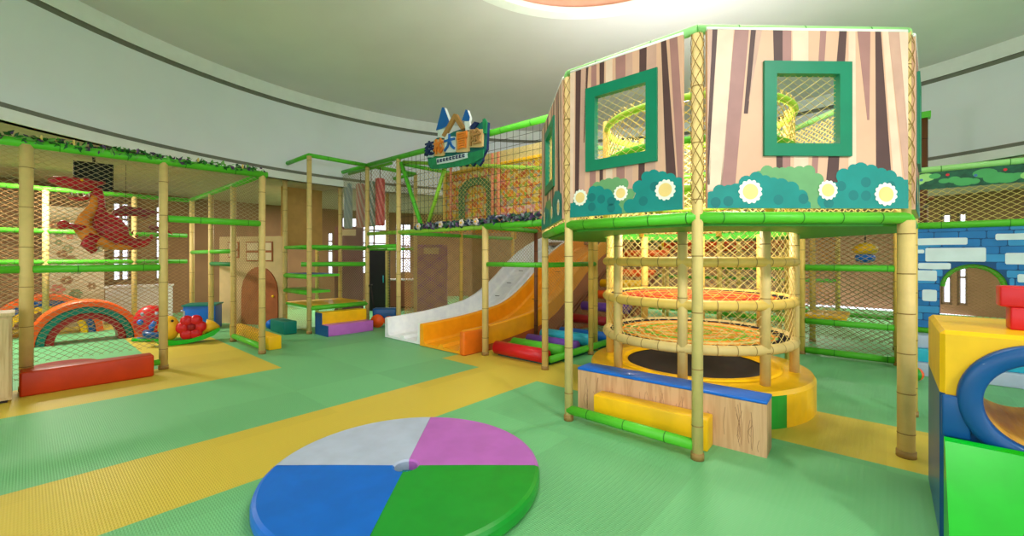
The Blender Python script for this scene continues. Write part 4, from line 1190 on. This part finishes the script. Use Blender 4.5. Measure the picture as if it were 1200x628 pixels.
# ------------------------------------------------------------------ foreground tunnel block at right
tb = empty('tunnel_block', 'yellow and blue soft tunnel cube with round blue ring at right', 'soft play tunnel', G(.21,3.18), PHI)
TW, TD, TH = .72, .84, 1.12
tcx, tcz, tri, tro = .36, .785, .206, .302
LINING = mat('tunnel_lining', (252, 200, 80), .45, .3, 3, .8, 9, stretch=(5, .6, 5), rgb2=(220, 156, 50))
def cube_with_hole():
    # front and back faces with round hole, built per material zone
    b = MB(); n = 64; zs = .79  # yellow / blue split
    bev = .02
    for face, y in ((0, 0.0), (1, TD)):
        vs = []; fY = []; fB = []
        for k in range(n):
            an = 2*pi*k/n; c, s_ = cos(an), sin(an)
            # ray to rectangle
            ts = []
            if c > 1e-6: ts.append((TW-bev-tcx)/c)
            if c < -1e-6: ts.append((bev-tcx)/c)
            if s_ > 1e-6: ts.append((TH-bev-tcz)/s_)
            if s_ < -1e-6: ts.append((bev-tcz)/s_)
            tt = min(ts); vs += [(tcx+tri*c, y, tcz+tri*s_), (tcx+tt*c, y, tcz+tt*s_)]
        # exact corners
        for k in range(n):
            k2 = (k+1) % n
            q = (2*k, 2*k+1, 2*k2+1, 2*k2) if face == 0 else (2*k, 2*k2, 2*k2+1, 2*k+1)
            mz = (vs[2*k+1][2]+vs[2*k2+1][2])/2
            (fY if mz > zs else fB).append(q)
            a, c_ = vs[2*k+1], vs[2*k2+1]
            if abs(a[0]-c_[0]) > 1e-4 and abs(a[2]-c_[2]) > 1e-4:
                xx = bev if min(a[0],c_[0]) < bev+1e-3 else TW-bev
                zz_ = bev if min(a[2],c_[2]) < bev+1e-3 else TH-bev
                vs.append((xx, y, zz_)); i = len(vs)-1
                (fY if zz_ > zs else fB).append((2*k+1, i, 2*k2+1) if face == 0 else (2*k+1, 2*k2+1, i))
        b.add(vs, fY, YELLOW); b.add(vs, fB, NAVY)
    # tunnel lining
    vs = []
    for k in range(n):
        an = 2*pi*k/n
        vs += [(tcx+tri*cos(an), 0, tcz+tri*sin(an)), (tcx+tri*cos(an), TD, tcz+tri*sin(an))]
    b.add(vs, [(2*k, 2*((k+1) % n), 2*((k+1) % n)+1, 2*k+1) for k in range(n)], LINING, True)
    # sides with chamfered edges
    for (za, zb_, m) in ((bev, zs, NAVY), (zs, TH-bev, YELLOW)):
        for x, xe in ((0, bev), (TW, TW-bev)):
            b.add([(xe,0,za),(x,bev,za),(x,TD-bev,za),(xe,TD,za),(xe,0,zb_),(x,bev,zb_),(x,TD-bev,zb_),(xe,TD,zb_)], [(0,1,5,4),(1,2,6,5),(2,3,7,6)], m)
    for (z, ze, m) in ((TH, TH-bev, YELLOW), (0, bev, NAVY)):
        v = [(bev,0,ze),(TW-bev,0,ze),(TW-bev,TD,ze),(bev,TD,ze),(bev,bev,z),(TW-bev,bev,z),(TW-bev,TD-bev,z),(bev,TD-bev,z),(0,bev,ze),(0,TD-bev,ze),(TW,bev,ze),(TW,TD-bev,ze)]
        b.add(v, [(4,5,6,7),(0,1,5,4),(2,3,7,6),(8,9,7,4),(10,11,6,5),(0,4,8),(1,10,5),(2,6,11),(3,9,7)], m)
    return b
cube_with_hole().build('body', tb)
b = MB(); n = 64; rm = (tri+tro)/2; rt = (tro-tri)/2
vs = []; fs = []; sg_ = 12
for k in range(n):
    an = 2*pi*k/n
    for j in range(sg_):
        ph = 2*pi*j/sg_; sq = lambda v: math.copysign(abs(v)**.6, v); r = rm+rt*sq(cos(ph))
        vs.append((tcx+r*cos(an), -.01+.035*sq(sin(ph)), tcz+r*sin(an)))
for k in range(n):
    for j in range(sg_):
        fs.append((k*sg_+j, k*sg_+(j+1) % sg_, ((k+1) % n)*sg_+(j+1) % sg_, ((k+1) % n)*sg_+j))
b.add(vs, fs, NAVY, True); b.build('ring_pad', tb)
b = MB(); b.rbox(.004, .11, -.03, 0, .57, .788, NAVY, .012); b.build('corner_pad', tb)
# bright green wedge leaning on the front of the tunnel
b = MB()
wz = .585; run = .36
pts = [(-.062,wz-.02),(-.075,wz),(-.115,wz-.01),(-run-.03,.05),(-run-.05,0),(-.062,0)]
b.prism([(p[0], p[1]) for p in pts], BGREEN, (.01,0,0), (0,1,0), (0,0,1), (1,0,0), TW-.02)
o = place(b.build('foam_wedge'), G(.21,3.18), PHI); tag(o, 'bright green foam wedge in front of the blue tunnel ring', 'foam wedge')
t = G(.488,3.42)
b = MB(); b.rbox(0,.2,0,.12,0,.12, RED, .01); o = place(b.build('foam_brick'), (t.x,t.y,TH), PHI); tag(o, 'red foam brick lying on the yellow tunnel top under another', 'foam brick', 'red foam bricks on the tunnel')
t = G(.452,3.42)
b = MB(); b.rbox(0,.27,0,.12,0,.11, RED, .01); o = place(b.build('foam_brick'), (t.x,t.y,TH+.12), PHI); tag(o, 'upper red foam brick bridging over the one on the tunnel', 'foam brick', 'red foam bricks on the tunnel')

# ------------------------------------------------------------------ four colour disc in the foreground
dk = empty('turntable_cushion', 'large round foam disc in blue, white, pink and green quarters', 'foam disc', (-.715,2.88,0))
R = .9; rh = .078; hgt = .1
for (q, m, lab) in ((0,PINK,'pink quarter'),(1,WHITE,'white quarter'),(2,BLUE,'blue quarter'),(3,GVINYL,'green quarter')):
    b = MB(); a0, a1 = q*pi/2+.0015, (q+1)*pi/2-.0015
    b.lathe([(rh,0),(rh,hgt-.012),(rh+.012,hgt),(.45,hgt+.002),(R-.03,hgt),(R-.009,hgt-.009),(R,hgt-.03),(R,.03),(R-.009,.009),(R-.03,0)], m, seg=36, a0=a0, a1=a1)
    b.build('quarter', dk, label=lab)
b = MB(); b.lathe([(.001,.03),(rh,.03)], CYAN, seg=24)
b.net(2*rh, 2*rh, lambda x, z: Vector((x-rh, z-rh, .034)), lambda x, z: Vector((0,0,1)), TEAL, square=True, cw=.02, ch=.02, r=.002, sub=8, clip=lambda x, z: hypot(x-rh, z-rh) < rh-.003)
b.build('centre_mesh', dk)

# ------------------------------------------------------------------ things further back
def pxw(px, Y): return (px-600)/500*Y
t = empty('television', 'black screen hung from the low ceiling above the red dragon', 'screen', (pxw(110,7.1), 7.1, 3.02), radians(42))
b = MB(); b.rbox(-.24,.24,-.03,.03,-.4,.06, BLACKW, .01); b.build('panel', t)
b = MB(); b.box(-.22,.22,-.034,-.03,-.38,.04, mat('screen_glass',(16,16,20),.2)); b.build('screen', t)
b = MB(); b.tube([(0,.0,.07),(0,0,.15)], .02, DARK, 8); b.build('mount', t)
MUR = mat('mural_cream',(206,192,160),.7,.05,3)
t = empty('mural_panel', 'cream mural board with painted flowers behind the left net cage', 'mural', (pxw(88,9.3), 9.3, 0), radians(44))
rg = random.Random(8)
b = MB(); b.box(-.46,.46,0,.05,0,2.6,MUR)
for i in range(16):
    x = rg.uniform(-.34,.34); z = rg.uniform(.3,2.3); r = rg.uniform(.05,.11)
    m = rg.choice([mat('mural_rose',(200,120,100),.7), mat('mural_brown',(140,100,70),.7), mat('mural_sage',(120,140,100),.7)])
    for k in range(6):
        an = 2*pi*k/6; b.add([(x+r*.7*cos(an)+r*.45*cos(2*pi*j/8), -.002-.0005*(k % 2), z+r*.7*sin(an)+r*.45*sin(2*pi*j/8)) for j in range(8)], [tuple(range(8))], m)
b.build('board', t)
PUR = mat('purple_board',(132,62,150),.6,.1,4); PLUM = mat('plum_board',(120,62,84),.6,.1,4)
for (px0, px1, Y, z1, m, lab, nm) in ((392,425,11.6,2.35,PLUM,'plum coloured partition board behind the hanging bags','partition'),(487,524,11.4,1.85,PUR,'purple partition board with cream plaque behind the white slide','partition')):
    x0, x1 = pxw(px0,Y), pxw(px1,Y)
    t = empty(nm, lab, 'partition', ((x0+x1)/2, Y, 0))
    b = MB(); b.box((x0-x1)/2,(x1-x0)/2,0,.06,0,z1,m); b.build('board', t)
    b = MB(); b.box(-.2,.2,-.02,0,z1-.25,z1-.08,mat('cream_plaque',(226,206,170),.6)); b.build('plaque', t)
    for s_ in (-1,1):
        b = MB(); b.box(s_*(x1-x0)/2-.03,s_*(x1-x0)/2+.03,-.06,.12,0,.04,DARK); b.build('foot', t)
t = empty('doorway', 'dark green doorway cabinet behind the toy cart', 'cabinet', (pxw(441,12.0), 12.0, 0))
DG = mat('doorway_dark',(30,48,40),.6)
b = MB(); b.box(-.28,.28,.02,.4,0,1.78,DG); b.build('body', t)
b = MB(); b.box(-.26,.26,0,.02,.04,1.74,mat('doorway_black',(22,24,26),.6)); dd = b.build('door', t)
b = MB(); b.tube([(.2,-.02,.8),(.2,-.02,1.0)], .012, CYAN, 8); b.build('handle', dd)
# low counters along the wall
for (px, Y, w, m, lab) in ((160,9.8,1.1,mat('counter_white',(206,204,200),.5),'white counter by the far windows behind the dragon'),(472,12.6,1.3,mat('counter_rose',(190,96,84),.5),'rose red low counter below the far window behind the gallery')):
    t = empty('counter', lab, 'counter', (pxw(px,Y), Y, 0), radians(25) if px < 300 else 0)
    b = MB(); b.box(-w/2,w/2,0,.5,.06,.82,m); b.build('body', t)
    b = MB(); b.box(-w/2-.02,w/2+.02,-.03,.53,.82,.86,mat('counter_top',(226,222,214),.4)); b.build('top', t)
    b = MB(); b.box(-w/2+.04,w/2-.04,.04,.46,0,.06,DARK); b.build('plinth', t)
# columns of the hall
for (x, y, m, lab) in ((pxw(206,12.2), 12.2, mat('column_white',(214,208,208),.7), 'white square column behind the left net cage'), (pxw(560,13.0), 13.0, mat('column_tan',(176,132,84),.8), 'tan square column behind the white slide')):
    t = empty('column', lab, 'column', (x, y, 0), radians(20))
    b = MB(); b.box(-.24,.24,-.24,.24,0,3.16,m); b.build('shaft', t)
    b = MB(); b.box(-.26,.26,-.26,.26,0,.12,WALLC); b.build('base', t)
# far bay with nets at the very back
fb = empty('net_bay', 'far amber-post net bay at the back behind the slide tops', 'play structure', G(-5.2, 11.6), PHI)
for a in (-2.2,-1.1,0,1.1,2.2,3.3,4.4): post(fb, a, 0, 3.1, .045, m=BAMBOO_Y)
for z in (.1,1.0,2.0,3.1): rail(fb, (-2.2,0,z), (4.4,0,z), .04)
for i in range(6):
    netpart(fb, (-2.15+i*1.1,0), (-1.15+i*1.1,0), .12, 3.05, NETO if i % 2 else NETB, cw=.12, ch=.09, r=.007)

t = empty('crawl_tube', 'large orange red crawl tube raised behind the net cylinder', 'crawl tube', (4.75, 9.7, 0), radians(-12))
b = MB()
b.tube([(-1.3,0,1.95),(1.2,0,1.95)], .36, mat('tube_orange_red',(236,70,20),.4), 32, caps=False)
b.tube([(-1.3,0,1.95),(1.2,0,1.95)], .33, mat('tube_orange_red',(236,70,20)), 32, caps=False); b.build('tube', t)
for x in (-1.3,-.05,1.2):
    b = MB(); b.tube([(x,.345*cos(2*pi*k/32),1.95+.345*sin(2*pi*k/32)) for k in range(32)], .03, YELLOW, 10, closed=True); b.build('collar', t)
for x in (-1.2,1.1):
    for y in (-.3,.3):
        b = MB(); b.tube([(x,y,0),(x,y,1.72)], .035, BAMBOO_Y, 10); b.build('leg', t)

# ------------------------------------------------------------------ light
w = bpy.data.worlds.new('World'); scene.world = w; w.use_nodes = True
bg = w.node_tree.nodes['Background']; bg.inputs['Color'].default_value = (.88, .94, 1.08, 1); bg.inputs['Strength'].default_value = 2.4
def area(name, loc, rot, size, power, col=(1,1,1), shape='DISK', sy=None):
    l = bpy.data.lights.new(name, 'AREA'); l.shape = shape; l.size = size
    if sy: l.size_y = sy
    l.energy = power; l.color = col
    o = bpy.data.objects.new(name, l); COL.objects.link(o); o.location = loc; o.rotation_euler = rot
    return o
area('skylight_lamp', (OX, OY, ZC+.02), (0,0,0), 3.2, 100, (1,.97,.95))
up = G(-1.65, 5.0)
area('added_uplight', (up.x, up.y, 3.02), (pi,0,0), 1.2, 56, (1,.95,1.0))  # added upward fill that brightens the ceiling, no fitting there
pl = bpy.data.lights.new('added_treehouse_fill', 'POINT'); pl.energy = 140; pl.shadow_soft_size = .2; pl.color = (1,.97,.9)  # added point light to brighten the inside of the treehouse
plo = bpy.data.objects.new('added_treehouse_fill', pl); COL.objects.link(plo); plo.location = (up.x, up.y, 2.75)
# unseen area lights added under the low ceiling to brighten the ring
for k in range(12):
    an = 2*pi*(k+.5)/12; r = 9.7
    area('added_ring_fill', (CX+r*cos(an), CY+r*sin(an), ZL-.03), (0,0,0), .6, 130, (1,.92,.82))

# unseen fill lights added behind the viewer to brighten the treehouse panels
for (x, y, tx, ty, tz, e) in ((3.6, -1.6, 2.3, 3.4, 2.3, 27), (-.6, -1.9, 1.0, 3.6, 2.2, 18)):
    o = area('added_front_fill', (x, y, 4.85), (0,0,0), .5, e, (1,.98,.97)); o.data.spread = radians(75)
    d = Vector((tx-x, ty-y, tz-4.85)); o.rotation_euler = d.to_track_quat('-Z', 'Y').to_euler()

# ------------------------------------------------------------------ camera
cam = bpy.data.cameras.new('Camera'); co = bpy.data.objects.new('Camera', cam); COL.objects.link(co)
co.location = (0, 0, 1.5); co.rotation_euler = (pi/2, 0, 0)
cam.sensor_width = 36; cam.lens = 15.0; cam.shift_y = -.01; cam.clip_start = .05; cam.clip_end = 100
scene.camera = co
vs_ = scene.view_settings
vs_.view_transform = 'Standard'; vs_.look = 'None'; vs_.gamma = 1; vs_.use_curve_mapping = False; vs_.exposure = 0.38
